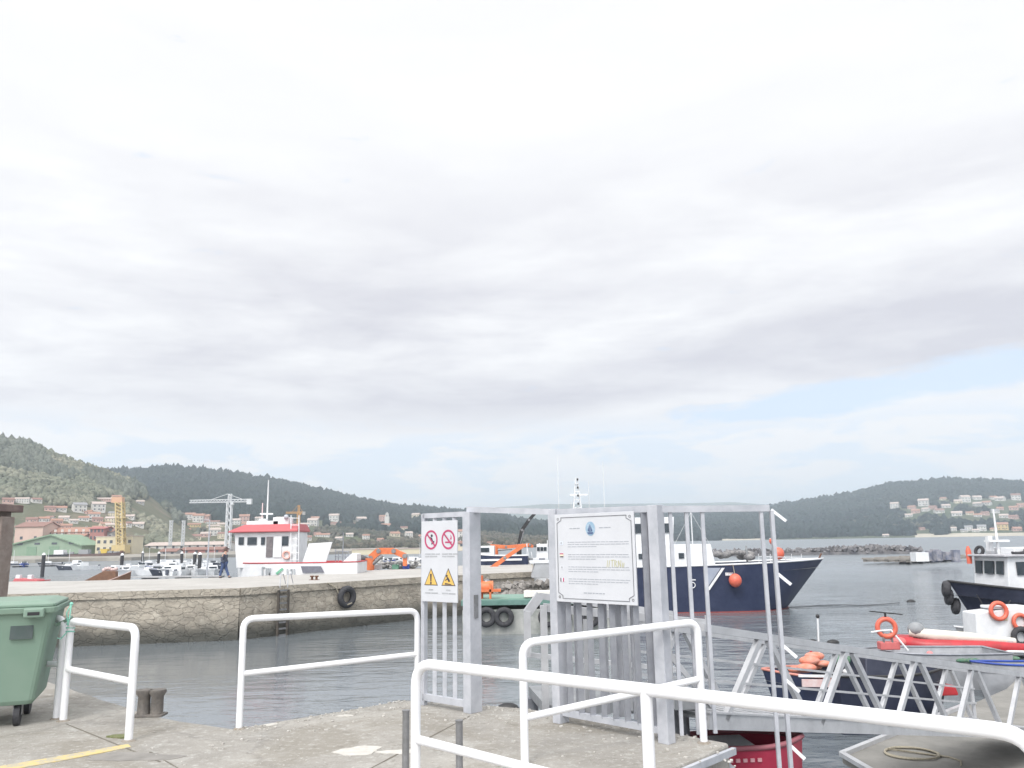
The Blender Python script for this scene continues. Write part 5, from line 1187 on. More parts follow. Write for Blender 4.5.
# forest: leafy clumps scattered over the slopes
base = []
ico = [(0, 0, 1), (.9, 0, .45), (.28, .85, .45), (-.72, .53, .45), (-.72, -.53, .45), (.28, -.85, .45), (.72, .53, -.35), (-.28, .85, -.35), (-.9, 0, -.35), (-.28, -.85, -.35), (.72, -.53, -.35), (0, 0, -.9)]
icf = [(0, 1, 2), (0, 2, 3), (0, 3, 4), (0, 4, 5), (0, 5, 1), (1, 6, 2), (2, 7, 3), (3, 8, 4), (4, 9, 5), (5, 10, 1), (2, 6, 7), (3, 7, 8), (4, 8, 9), (5, 9, 10), (1, 10, 6), (11, 7, 6), (11, 8, 7), (11, 9, 8), (11, 10, 9), (11, 6, 10)]
ICO = np.array(ico); ICF = np.array(icf)
def forest(name, label, hill, n, size, m, seed, mask=None, a0=None, a1=None, zs=1.25):
    g = np.random.default_rng(seed); P_ = []; S = []
    az0, az1 = a0 if a0 is not None else hill.az[0], a1 if a1 is not None else hill.az[-1]
    k = 0
    while len(P_) < n and k < n * 6:
        k += 1
        a = g.uniform(az0, az1); t_ = g.uniform(.02, 1.03) ** .85
        if t_ > .93 and g.random() < .0: continue
        p = hill.pt(a, t_)
        if mask and not mask(a, t_, p, g.random()): continue
        if not clear(a, hill.d0 + (hill.d1 - hill.d0) * t_): continue
        s = size * g.uniform(.5, 1.25); P_.append((p[0], p[1], p[2] + s * g.uniform(.2, .9))); S.append(s)
    P_ = np.array(P_); S = np.array(S); N = len(P_)
    vv = ICO[None] * g.uniform(.55, 1.35, (N, 12, 1)); vv[:, :, 2] *= zs
    vv = vv * S[:, None, None] + P_[:, None, :] + g.normal(0, .12, (N, 12, 3)) * S[:, None, None]
    ff = (ICF[None] + (np.arange(N) * 12)[:, None, None]).reshape(-1)
    me = bpy.data.meshes.new(name); me.vertices.add(N * 12); me.vertices.foreach_set('co', vv.reshape(-1).astype(np.float32))
    me.loops.add(len(ff)); me.loops.foreach_set('vertex_index', ff.astype(np.int32)); me.polygons.add(N * 20)
    me.polygons.foreach_set('loop_start', np.arange(0, N * 60, 3, dtype=np.int32)); me.update(calc_edges=True); me.validate()
    me.materials.append(m); o = bpy.data.objects.new(name, me); COL.objects.link(o); return tag(o, label, 'forest', kind='stuff')
def leafmat(name, a, b_, sc):
    m = bpy.data.materials.new(name); t, b = nt(m); tc = t.nodes.new('ShaderNodeTexCoord').outputs['Object']
    c = mix(t, ramp(t, noise(t, tc, sc, 5, .7), [(.38, 0), (.64, 1)]), a, b_)
    c = mix(t, ramp(t, noise(t, tc, sc * 14, 4, .7), [(.45, 0), (.6, .7)]), c, tuple(x * .55 for x in a))
    lk(t, c, b.inputs['Base Color']); b.inputs['Roughness'].default_value = 1; b.inputs['Specular IOR Level'].default_value = .05; return m
# beach strips
sand = mat('beach_sand', (.46, .42, .34), (.38, .35, .28), .02, .95)
def beach(x0, x1):
    n = int((x1 - x0) / 6); vs = []
    for i in range(n + 1):
        r_ = ray(x0 + i * 6, 536); a = math.atan2(r_.x, r_.y)
        for k, d in enumerate((1138 + 9 * math.sin(i * .9), 1180, 1230)):
            z = [WZ + .1, WZ + 1.4, max(hC.z(a, (1230 - 1150) / 1150) + .5, WZ + 2.6)][k]; vs.append((d * math.sin(a), d * math.cos(a), z))
    mb = MB().add(vs, [(3 * i + j, 3 * i + 3 + j, 3 * i + 4 + j, 3 * i + 1 + j) for i in range(n) for j in (0, 1)], True); tag(mb.build('beach', sand), kind='structure')
beach(915, 1160); beach(722, 764)
# near shore flat under the boatyard
mb = MB(); vs = []
for i in range(70):
    px = -420 + i * 12; r_ = ray(px, 552); a = math.atan2(r_.x, r_.y); d0 = 318 + 6 * math.sin(i * .8) + max(0, (px - 130)) * .25
    for d, z in ((d0, WZ - 1), (d0 + .5, WZ + 1.1), (d0 + 90, WZ + 1.8), (d0 + 230, WZ - 1)): vs.append((d * math.sin(a), d * math.cos(a), z))
mb.add(vs, [(4 * i + j, 4 * i + 4 + j, 4 * i + 5 + j, 4 * i + 1 + j) for i in range(69) for j in range(3)]); tag(mb.build('shore_ground', mat('shore_ground', (.22, .20, .17), (.34, .32, .28), .08, .95)), kind='structure')
# ------------------------------------------------------------------ houses
wallc = {'white': mat('wall_white', (.62, .60, .57), (.54, .53, .50), .6, .8), 'cream': mat('wall_cream', (.66, .58, .44), (.58, .52, .40), .6, .8), 'grey': mat('wall_grey', (.42, .41, .40), (.34, .33, .33), .6, .85),
         'pink': mat('wall_pink', (.58, .38, .33), (.50, .34, .30), .6, .85), 'ochre': mat('wall_ochre', (.60, .46, .22), (.56, .42, .22), .6, .85), 'red': mat('wall_red', (.38, .17, .15), (.32, .14, .13), .6, .8)}
roofc = {'orange': mat('roof_orange', (.38, .21, .15), (.30, .17, .13), .8, .9), 'brown': mat('roof_brown', (.27, .15, .12), (.22, .13, .11), .8, .9), 'grey': mat('roof_grey', (.30, .30, .31), (.24, .24, .25), .8, .9), 'pale': mat('roof_pale', (.50, .42, .38), (.42, .35, .31), .8, .9)}
wing = mat('window_dark', (.10, .11, .13), (.07, .08, .09), 2, .2)
def house(w_, d_, h, wc, rc, parent, rise=None, nwin=3, floors=1, flatroof=False, doors=True):
    rise = rise if rise is not None else w_ * .16
    mb = MB()
    if flatroof: mb.box((0, 0, h / 2 - 1), (w_, d_, h + 2)); mb.build('wall', wallc[wc], parent); MB().box((0, 0, h + .15), (w_ + .5, d_ + .5, .3)).build('roof', roofc[rc], parent)
    else:
        mb.box((0, 0, h / 2 - 1), (w_, d_, h + 2)); mb.extr([(-w_ / 2 + .01, -d_ / 2 + .01, h), (-w_ / 2 + .01, d_ / 2 - .01, h), (-w_ / 2 + .01, 0, h + rise)], (w_ - .02, 0, 0)); mb.build('wall', wallc[wc], parent)
        e = .5; rf = MB()
        for s in (-1, 1): rf.extr([(-w_ / 2 - e, 0, h + rise + .12), (-w_ / 2 - e, s * (d_ / 2 + e), h - rise * e / (d_ / 2) + .12), (-w_ / 2 - e, s * (d_ / 2 + e), h - rise * e / (d_ / 2) + .34), (-w_ / 2 - e, 0, h + rise + .36)], (w_ + 2 * e, 0, 0))
        rf = rf.build('roof', roofc[rc], parent); MB().box((w_ * .28, .2, h + rise + .3), (.7, .7, 1.2)).build('chimney', wallc['grey'], rf)
    for f in range(floors):
        for i in range(nwin):
            x = (i + .5) / nwin * w_ - w_ / 2; zc = 1.5 + f * 2.9
            MB().box((x, -d_ / 2 - .02, zc), (min(1.2, w_ / nwin * .5), .12, 1.3)).build('window', wing, parent)
    if doors and nwin > 1: MB().box((w_ / nwin * .5, -d_ / 2 - .02, 1.0), (.9, .10, 2.0)).build('door', mat('door_wood', (.20, .12, .08), (.15, .1, .07), 2), parent)
protos = {}
used = set()
NUM = ['first', 'second', 'third', 'fourth', 'fifth', 'sixth', 'seventh', 'eighth', 'ninth', 'tenth', 'eleventh', 'twelfth', 'thirteenth', 'fourteenth', 'fifteenth']
def put_houses(hill, rows):
    for desc, grp, lst in rows:
        for k, (px, py, w_px, wc, rc, fl) in enumerate(sorted(lst)):
            p = hill.hit(px, py); d = p.length; sc = d / F; W_ = w_px * sc * (.74 if hill is hC else .95)
            key = (wc, rc, fl)
            cls = 'small' if w_px < 7 else ('mid-sized' if w_px < 12 else 'long')
            lab = f"{wc} house, {rc} roof, {NUM[k]} from left {desc}"
            w0 = 11.0 if w_px < 12 else 22.0
            if (key, w0) not in protos:
                T = thing('house', lab, 'house', p, 0, grp); house(w0, 9, 3.0 * fl + .3, wc, rc, T, rise=2.0, nwin=3 if w0 < 12 else 6, floors=fl); protos[(key, w0)] = T
            else: T = copy_tree(protos[(key, w0)], p, 0, lab, grp)
            T.location = p; T.rotation_euler = (0, 0, -math.atan2(p.x, p.y) + R(rnd.uniform(-22, 22))); T.scale = (W_ / w0,) * 3
r1 = ("on near hill's upper village row", 'hillside village houses', [(8, 503, 9, 'pink', 'brown', 1), (22, 503, 12, 'white', 'pale', 2), (36, 502.5, 8, 'white', 'brown', 1), (50, 511, 9, 'pink', 'brown', 1), (61, 511, 9, 'white', 'orange', 1), (79, 512, 11, 'white', 'grey', 2), (88, 514, 7, 'pink', 'orange', 1), (98, 511, 11, 'white', 'pale', 2), (104, 501, 12, 'pink', 'pale', 1), (116, 502, 8, 'cream', 'orange', 2), (116, 517, 13, 'cream', 'grey', 2), (130, 519, 8, 'white', 'pale', 1)])
r2 = ("on near hill's lower village row", 'hillside village houses', [(66, 529, 9, 'pink', 'orange', 1), (74, 533, 8, 'white', 'pale', 1), (80, 537, 9, 'white', 'orange', 2), (140, 504, 7, 'grey', 'pale', 1)])
rg = random.Random(21)
def fill(px0, px1, y0, y1, n, gap=8):
    out = []
    for i in range(n): out.append((px0 + (px1 - px0) * (i + rg.uniform(.15, .85)) / n, rg.uniform(y0, y1), rg.uniform(6.5, 10.5), rg.choice(['white', 'white', 'cream', 'pink', 'grey', 'white']), rg.choice(['orange', 'brown', 'pale', 'pale', 'orange']), rg.choice([1, 1, 2])))
    return out
r2b = ("on near hill's middle village row", 'hillside village houses', fill(30, 112, 519, 524, 10))
r2c = ("on near hill's lowest village row", 'hillside village houses', fill(84, 140, 526, 533, 7))
put_houses(hA, [r1, r2, r2b, r2c])
r3 = ("on wooded hill's upper village row", 'wooded hill village houses', [(127, 516, 8, 'white', 'brown', 1), (141, 519, 11, 'cream', 'orange', 1), (151, 519, 12, 'cream', 'orange', 2), (163, 520, 9, 'white', 'brown', 1), (176, 518, 13, 'pink', 'brown', 2), (190, 520, 9, 'white', 'orange', 2), (199, 522, 10, 'white', 'orange', 2), (213, 524, 13, 'white', 'brown', 1), (221, 527, 8, 'cream', 'pale', 1), (236, 525, 8, 'white', 'pale', 2), (247, 527, 9, 'white', 'orange', 1), (282, 527, 8, 'white', 'grey', 2), (303, 526, 12, 'white', 'pale', 1), (313, 526, 10, 'white', 'pale', 2), (335, 525, 12, 'pink', 'brown', 1)][:15])
r4 = ("on wooded hill's lower village row", 'wooded hill village houses', [(153, 530, 14, 'white', 'pale', 1), (161, 533, 10, 'white', 'pale', 1), (193, 527, 14, 'ochre', 'orange', 1), (213, 528, 12, 'cream', 'pale', 1), (272, 528, 9, 'white', 'pale', 1), (292, 533, 8, 'white', 'orange', 1), (323, 537, 14, 'white', 'orange', 1), (352, 526, 6, 'cream', 'orange', 1), (386, 528, 9, 'white', 'orange', 1), (404, 530, 7, 'cream', 'brown', 1), (413, 527, 6, 'white', 'orange', 1), (491, 545, 7, 'white', 'brown', 1)])
r4b = ("on wooded hill's lowest village row", 'wooded hill village houses', fill(140, 230, 534, 540, 9))
r4c = ("on wooded hill's far right row", 'wooded hill village houses', fill(300, 470, 535, 543, 12))
r4d = ("on wooded hill's highest row", 'wooded hill village houses', fill(200, 420, 519, 523, 9))
put_houses(hB, [r3, r4, r4b, r4c, r4d])
r5 = ('on the upper row across the bay', 'houses across the bay', [(895, 508, 9, 'white', 'pale', 2), (912, 509, 8, 'pink', 'orange', 1), (924, 506, 11, 'white', 'pale', 2), (933, 509, 8, 'pink', 'brown', 1), (946, 508, 9, 'white', 'pale', 1), (958, 503, 8, 'cream', 'pale', 1), (965, 502, 10, 'white', 'pale', 2), (978, 506, 9, 'grey', 'pale', 1), (987, 505, 9, 'white', 'orange', 1), (1000, 510, 7, 'pink', 'orange', 1), (1014, 510, 9, 'pink', 'orange', 1), (1021, 507, 8, 'pink', 'orange', 1)])
r6 = ('on the middle row across the bay', 'houses across the bay', [(909, 517, 8, 'white', 'pale', 1), (916, 513, 9, 'pink', 'orange', 1), (926, 511, 8, 'white', 'pale', 1), (939, 513, 10, 'white', 'brown', 1), (957, 516, 11, 'white', 'pale', 1), (970, 515, 8, 'cream', 'orange', 1), (978, 517, 8, 'white', 'orange', 1), (985, 515, 8, 'pink', 'brown', 1), (995, 513, 8, 'white', 'grey', 1), (1004, 518, 9, 'white', 'pale', 1), (1014, 519, 9, 'pink', 'brown', 1)])
r7 = ('on the waterfront row across the bay', 'houses across the bay', [(922, 530, 6, 'pink', 'brown', 1), (954, 531, 6, 'white', 'pale', 2), (964, 532, 7, 'white', 'grey', 1), (969, 531, 8, 'white', 'grey', 2), (976, 532, 7, 'white', 'pale', 1), (982, 531, 9, 'white', 'grey', 2), (994, 531, 7, 'cream', 'orange', 1), (1003, 530, 11, 'ochre', 'orange', 2), (1017, 531, 9, 'pink', 'orange', 1), (886, 537, 7, 'grey', 'pale', 1)])
r8 = ('on the highest row across the bay', 'houses across the bay', fill(940, 1024, 498, 502, 6))
put_houses(hC, [r5, r6, r7, r8])
# ------------------------------------------------------------------ boatyard on the left shore
def block(px0, px1, ytop, ybase, Y, name, label, cat, wc, rc, fl=1, nwin=3, depth=10, rise=None, wm_=None, rm_=None, flat_=False, group=None, doors=True):
    a, b_ = atY(px0, ybase, Y), atY(px1, ybase, Y); zt_ = atY((px0 + px1) / 2, ytop, Y).z; h = zt_ - a.z
    T = thing(name, label, cat, ((a.x + b_.x) / 2, Y + depth / 2, min(a.z, b_.z)), 0, group)
    r_ = rise if rise is not None else h * .25
    house(b_.x - a.x, depth, h - (0 if flat_ else r_), wc, rc, T, rise=r_, nwin=nwin, floors=fl, flatroof=flat_, doors=doors); return T
wallc['green'] = mat('shed_green', (.22, .31, .22), (.26, .34, .25), .3, .7); roofc['green'] = mat('shed_roof_green', (.19, .29, .19), (.24, .33, .23), .3, .7)
wallc['yellow'] = mat('wall_yellow', (.62, .56, .40), (.56, .50, .37), .4, .7); roofc['red'] = mat('roof_red2', (.36, .17, .15), (.36, .1, .1), .6, .8)
wallc['salmon'] = mat('wall_salmon', (.60, .44, .37), (.54, .40, .34), .2, .8)
# gable-fronted green shed
a, b_ = atY(12, 557, 345), atY(81, 555, 345); gz = atY(45, 543, 345).z; pk = atY(45, 534.5, 345).z
T = thing('boat_shed', 'wide green boatyard shed with shallow gable on the left shore', 'shed', ((a.x + b_.x) / 2, 350, a.z))
hw = (b_.x - a.x) / 2
MB().extr([(-hw, -5, -1), (hw, -5, -1), (hw, -5, gz - a.z - 1.5), (hw * .1, -5, pk - a.z - .4), (-hw, -5, gz - a.z - .6)], (0, 22, 0)).build('wall', wallc['green'], T)
rf = MB(); rf.extr([(-hw - .6, -6, gz - a.z - .7), (hw * .1, -6, pk - a.z - .4), (hw * .1, -6, pk - a.z + .1), (-hw - .6, -6, gz - a.z - .2)], (0, 24, 0)); rf.extr([(hw * .1, -6, pk - a.z - .4), (hw + .6, -6, gz - a.z - 1.6), (hw + .6, -6, gz - a.z - 1.1), (hw * .1, -6, pk - a.z + .1)], (0, 24, 0)); rf.build('roof', roofc['green'], T)
for x, w_, h_ in ((-hw * .45, 4.2, 4.5), (hw * .2, 4.2, 4.5)): MB().box((x, -5.05, h_ / 2 - .5), (w_, .2, h_)).build('shed_door', mat('door_green', (.16, .26, .18), (.2, .3, .2), 1), T)
for k in range(4): MB().box((-hw * .8 + k * hw * .5, -5.05, 5.2), (2.2, .15, .8)).build('window', wing, T)
block(14, 42, 522, 541, 372, 'workshop', 'large salmon workshop wall behind the green shed', 'building', 'salmon', 'brown', 1, 2, 14, 2)
T = block(33, 92, 527, 536, 378, 'factory', 'long pink and white striped building with orange roof behind the green shed', 'building', 'pink', 'orange', 1, 9, 12, 2)
for k in range(9): MB().box((-13 + k * 3.2, -6.1, 2.0), (1.1, .1, 2.4)).build('white_panel', wallc['white'], T)
block(89, 103.5, 527, 541, 365, 'building', 'red three storey building left of the yellow crane', 'building', 'red', 'red', 2, 4, 9, .8)
block(95, 132, 536, 552, 350, 'building', 'pale yellow flat roofed boatyard building under the yellow crane', 'building', 'yellow', 'pale', 2, 6, 10, .3, flat_=True)
block(62, 82, 534, 543, 366, 'building', 'white low building right of the green shed', 'building', 'white', 'orange', 1, 4, 9, 1.4)
block(103, 112, 529, 540, 368, 'building', 'dull purple brown house between red building and yellow crane', 'building', 'grey', 'brown', 2, 2, 8, 1.2)
T = block(145, 226, 541, 549, 440, 'warehouse', 'long low white warehouse between the pale posts and the white crane', 'warehouse', 'white', 'pale', 1, 10, 16, 1.6)
# rusty sheds and walls on the shore
block(181, 222, 547, 555, 372, 'shed', 'long rusty brown shed below the white warehouse', 'shed', 'red', 'brown', 1, 4, 8, 1.0)
block(160, 176, 549, 557, 352, 'shed', 'small grey brown shed on the shore below the warehouse', 'shed', 'grey', 'brown', 1, 2, 7, 1.0)
block(424, 470, 541, 548, 420, 'building', 'long low cream building half hidden by the warning board', 'building', 'cream', 'brown', 1, 8, 8, 1)
block(352, 420, 548, 552, 330, 'sea_wall', 'low pale yellow quay wall right of the red roofed boat', 'quay wall', 'yellow', 'pale', 1, 1, 5, .2, flat_=True, doors=False)
# cranes
def lattice(mb, a, b_, w_, t_, n):
    a, b_ = V(a), V(b_); d = (b_ - a).normalized(); s1 = d.cross(V((0, 1, 0))).normalized() if abs(d.y) < .9 else V((1, 0, 0)); s2 = V((0, 1, 0))
    cs = [(s1 * i + s2 * j) * w_ / 2 for i, j in ((-1, -1), (1, -1), (1, 1), (-1, 1))]
    for c_ in cs: mb.beam(a + c_, b_ + c_, t_, t_, (0, 1, 0) if abs(d.z) > .5 else (0, 0, 1))
    for k in range(n):
        for q in range(4):
            p, r_ = a + (b_ - a) * k / n + cs[q], a + (b_ - a) * (k + 1) / n + cs[(q + 1) % 4]; mb.beam(p, r_, t_ * .6, t_ * .6, (0, 1, 0) if abs((r_ - p).normalized().y) < .9 else (0, 0, 1))
    return mb
def towercrane(label, Y, xm, ytop, ybase, yj, xl, xr, m, w_, cw=None):
    b0 = atY(xm, ybase, Y); P = lambda x, y: V((atY(x, y, Y).x - b0.x, 0, atY(x, y, Y).z - b0.z))
    T = thing('tower_crane', label, 'tower crane', b0); zj = P(xm, yj).z
    lattice(MB(), (0, 0, 0), (0, 0, zj), w_, w_ * .25, max(6, int(zj / w_ / 1.5))).build('mast', m, T)
    L_, R_ = P(xl, yj), P(xr, yj); L_.z = R_.z = zj
    lattice(MB(), (0, 0, zj + .3), L_ + V((0, 0, .3)), w_ * .6, w_ * .18, 14).build('jib', m, T); lattice(MB(), (0, 0, zj + .3), R_ + V((0, 0, .3)), w_ * .6, w_ * .18, 6).build('counter_jib', m, T)
    pk = P(xm, ytop); lattice(MB(), (0, 0, zj), (0, 0, pk.z), w_ * .6, w_ * .2, 3).build('tower_head', m, T)
    mb = MB(); mb.tube([pk, L_ * .62 + V((0, 0, zj * .38))], w_ * .07, 5); mb.tube([pk, R_ * .9 + V((0, 0, zj * .1))], w_ * .07, 5); mb.build('tie_bars', m, T)
    MB().box((R_.x, 0, zj - w_ * .1), (w_ * 1.1, w_, w_ * 1.3)).build('counterweight', wallc['grey'] if cw is None else cw, T)
    MB().box((w_ * .7, -w_ * .3, zj - w_ * .4), (w_ * .7, w_ * .7, w_ * .8)).build('cab', m, T); MB().box((0, 0, .4), (w_ * 2, w_ * 2, .8)).build('base_block', wallc['grey'], T)
    return T
crane_w = mat('crane_white', (.62, .63, .64), (.5, .52, .54), 1, .5); crane_y = mat('crane_yellow', (.56, .44, .20), (.48, .38, .20), 1, .6); crane_o = mat('crane_orange', (.55, .30, .08), (.5, .26, .08), 1, .6)
towercrane('white tower crane with long jib left of the red roofed boat', 415, 227.5, 494, 551, 501.5, 190, 249.5, crane_w, 2.1, crane_w)
towercrane('small orange tower crane on the hillside behind the red roofed boat', 620, 298.3, 505, 528, 513, 286, 304, crane_o, 1.8)
Yc = 345; b0 = atY(120.5, 553, Yc); P = lambda x, y: V((atY(x, y, Yc).x - b0.x, 0, atY(x, y, Yc).z - b0.z))
T = thing('shipyard_crane', 'tall tapering yellow lattice crane beside the pale yellow boatyard building', 'crane', b0)
MB().box((0, 0, P(120, 545).z * .5), (5.5, 5, P(120, 545).z)).build('machine_house', crane_y, T)
lattice(MB(), (0, 0, P(120, 545).z), P(120, 502), 2.5, .55, 12).build('mast', crane_y, T)
MB().box((P(118, 500).x, 0, P(118, 500).z), (4.4, 2.5, 2.3)).build('cab', mat('crane_cab', (.6, .36, .24), (.55, .33, .2), 1), T)
mb = MB()
for k in range(3): z = P(120, 518 + k * 10).z; mb.box((0, 0, z), (3.4, 3.4, .25))
mb.build('platforms', crane_y, T)
for s in (-2, 2): MB().box((s, -1, .5), (.8, 5.6, 1)).build('bogie', rust, T)
# pale pylons, lamp post, church tower, tall tank
for px_, lb in ((170, 'left of two pale tall posts by the white warehouse'), (182.5, 'right of two pale tall posts by the white warehouse')):
    b0 = atY(px_, 546, 430); z = atY(px_, 521, 430).z - b0.z; T = thing('pylon', lb, 'pylon', b0, 0, 'pale posts by the warehouse')
    lattice(MB(), (0, 0, 0), (0, 0, z), 1.1, .25, 8).build('mast', crane_w, T); MB().box((0, 0, z), (2, 1, .4)).build('head', crane_w, T)
b0 = atY(207, 575, 120); z = atY(207, 520, 120).z - WZ
T = thing('lamp_post', 'tall pale lamp post on the marina pontoon, left of the white crane', 'lamp post', (b0.x, 120, WZ)); MB().tube([(0, 0, 0), (0, 0, z)], [.14, .07], 8).build('pole', galv_pale, T); MB().beam((0, 0, z), (-.9, 0, z + .05), .12, .08).build('arm', galv_pale, T); MB().box((-.9, 0, z), (.5, .2, .1)).build('lamp_head', galv, T)
p = hB.hit(387, 527); sc = p.length / F
T = thing('church_tower', 'small pale bell tower standing above the hillside right of the small orange crane', 'tower', p)
MB().box((0, 0, 4.5 * sc), (4.2 * sc, 4 * sc, 11 * sc)).build('wall', wallc['white'], T); MB().box((0, 0, 11 * sc), (2.8 * sc, 2.8 * sc, 3.5 * sc)).build('belfry', wallc['white'], T)
MB().tube([(0, 0, 12.7 * sc), (0, 0, 14.5 * sc)], [1.8 * sc, .3], 8).build('spire', wallc['grey'], T); MB().box((0, -1.45 * sc, 10.8 * sc), (.9 * sc, .1, 1.8 * sc)).build('bell_opening', wing, T)
# forest planted round the houses
CLR = []
for o in COL.objects:
    if o.get('category') in ('house', 'building', 'warehouse', 'tower crane', 'tower', 'pylon', 'crane'):
        x, y, z = o.location; d = math.hypot(x, y); CLR.append((math.atan2(x, y), d, (7.5 * o.scale[0] * (3 if o.get('category') == 'warehouse' else 1) + (4 if d < 1000 else 6)) / d))
CA = np.array([c_[0] for c_ in CLR]); CD = np.array([c_[1] for c_ in CLR]); CWD = np.array([c_[2] for c_ in CLR])
def clear(a, d): return not bool(np.any((np.abs(CA - a) < CWD) & (d > CD - (60 + CD * .05)) & (d < CD + 9)))
mix_leaf = leafmat('mixed_leaf', (.16, .175, .13), (.25, .24, .18), .011); dark_leaf = leafmat('dark_leaf', (.018, .030, .030), (.032, .045, .038), .008); mid_leaf = leafmat('mid_leaf', (.07, .08, .06), (.15, .125, .10), .014)
forest('forest', 'mixed pale and dark trees covering the near hill on the left', hA, 30000, 2.3, mix_leaf, 1, lambda a, t_, p, r_: (t_ > .36 or r_ < .5) and t_ > .05 and r_ < .55 + .6 * (fnoise(p[0] * 2, p[1] * 2) > 0), zs=1.2)
forest('forest', 'dark wood along the upper slope of the near hill', hA, 7000, 2.8, leafmat('shade_leaf', (.12, .135, .11), (.16, .17, .14), .01), 11, lambda a, t_, p, r_: t_ > .72 and fnoise(p[0] * 3, p[1] * 3) > -.2, zs=1.9)
forest('forest', 'dark pine wood covering the upper wooded hill behind the cranes', hB, 26000, 4.8, dark_leaf, 2, lambda a, t_, p, r_: t_ > .40 + .05 * fnoise(p[0], p[1]), zs=1.5)
forest('forest', 'brownish scrub and trees round the hillside village below the pine wood', hB, 9000, 2.4, mid_leaf, 3, lambda a, t_, p, r_: .03 < t_ < .44 and r_ < .7, zs=1)
forest('forest', 'dark wood covering the far shore hill on the right', hC, 28000, 5.6, dark_leaf, 4, lambda a, t_, p, r_: t_ > .04)
forest('forest', 'pale scrub patches on the lower far shore hill', hC, 1500, 4.5, mid_leaf, 5, lambda a, t_, p, r_: .08 < t_ < .42 and a > R(22))
# ------------------------------------------------------------------ marina
mboat = []
bwh, bbl, bgr = white_boat, blue_paint, mat('boat_dark', (.08, .09, .12), (.05, .06, .08), 3, .5)
def small_boat(kind):
    T = thing('motor_boat', 'x', 'motor boat', (0, 0, 0), 0, 'small boats moored in the marina')
    hull_parts(T, 5.6, 2.1, .75, .35, [bwh, bbl, bwh, bgr][kind], grey_deck, bwh, draft=.25, full=.5)
    if kind != 2:
        cabin(T, 'cabin', -.6, 1.5, 1.5, .5, 1.5 if kind == 0 else 1.25, bwh, .6, .1); pane(T, (.2, -.74, 1.1), (1.1, .08, .3)); pane(T, (1.05, 0, 1.2), (.3, 1.1, .25), 'windscreen')
    else: MB().box((-.2, 0, .9), (.8, .9, .7)).build('console', bwh, T, bevel=.03); MB().tube([(.1, -.4, .9), (.1, -.4, 1.9), (.1, .4, 1.9), (.1, .4, .9)], .03, 5).build('rail_arch', galv_pale, T)
    MB().box((-2.95, 0, .6), (.35, .4, .8)).build('outboard', bgr if kind != 1 else bwh, T, bevel=.05)
    if kind == 3: MB().tube([(.3, 0, 1.2), (.3, 0, 4.2)], .04, 5).build('mast', bwh, T)
    return T
pr = [small_boat(k) for k in range(4)]; usedp = [False] * 4
kn = ['white cabin boat', 'blue hulled cabin boat', 'open white console boat', 'dark hulled cabin boat with mast']
rowsm = [('in the marina row nearest the pier', 574.5, [118, 125, 132, 139, 146, 152, 160, 166, 172, 178, 184, 190, 197, 204, 211]), ('in the middle marina row', 569.5, [70, 84, 128, 142, 156, 165, 173, 180, 187, 194, 201, 209]), ('in the far marina row', 566, [14, 24, 49, 76, 150, 162, 170, 178, 186, 196, 205, 214])]
for desc, py, xs in rowsm:
    for k, px in enumerate(xs):
        kd = rnd.choice([0, 0, 1, 2, 3, 0, 2]); p = atz(px, py + .6 + rnd.uniform(-.6, .6), WZ); lab = f"{kn[kd]}, {NUM[k]} from left {desc}"
        rz = R(rnd.choice([200, 240, 270, 300, 180, 90]) + rnd.uniform(-15, 15))
        if not usedp[kd]: T = pr[kd]; usedp[kd] = True; T.location = p; T.rotation_euler = (0, 0, rz); T['label'] = lab
        else: T = copy_tree(pr[kd], p, rz, lab)
# second group of boats right of the red-roofed boat, behind the loader crane
for k, px in enumerate([352, 361, 381, 388, 396, 405, 413, 420]):
    kd = [0, 2, 0, 1, 0, 2, 0, 3][k]; p = atz(px, 565 - k * .1, WZ); T = copy_tree(pr[kd], p, R(200 + 37 * k), f"{kn[kd]}, {NUM[k]} from the left beyond the orange loader crane", 'small boats beyond the loader crane')
# floating walkways with piles
wlk = mat('walkway', (.42, .42, .42), (.34, .34, .34), 1, .8)
for (xa, ya, xb, yb, lb) in ((-20, 566.5, 84, 564, 'pale floating walkway left of the brown wooden boat'), (112, 577.5, 222, 576, 'floating walkway nearest the pier in the marina'), (118, 571, 222, 570, 'floating walkway in the middle of the marina')):
    a, b_ = atz(xa, ya, WZ + .4), atz(xb, yb, WZ + .4); T = thing('floating_walkway', lb, 'walkway', (a.x, a.y, WZ), 0, 'marina walkways'); MB().beam(a, b_, 1.8, .16).build('deck', wlk, T, True)
    for f in (.05, .35, .65, .95): q = a.lerp(b_, f); MB().box((q.x, q.y, WZ + .05), (1.6, 1.6, .5)).build('float', rubber, T, True)
for k, (px, py) in enumerate([(42, 577), (121, 574), (142, 566), (158, 569), (181, 570), (194, 573), (199, 575)]):
    g_ = atz(px, py, WZ); z = {0: 4.0}.get(k, 3.6); T = thing('mooring_pile', f'dark mooring pile with pale cap, {NUM[k]} from the left in the marina', 'mooring pile', g_, 0, 'marina mooring piles')
    MB().tube([(0, 0, -1), (0, 0, z * .85)], .28, 10).build('pile', rubber, T); MB().tube([(0, 0, z * .85), (0, 0, z * .85 + .35)], [.32, .12], 10).build('cap', white_boat, T)
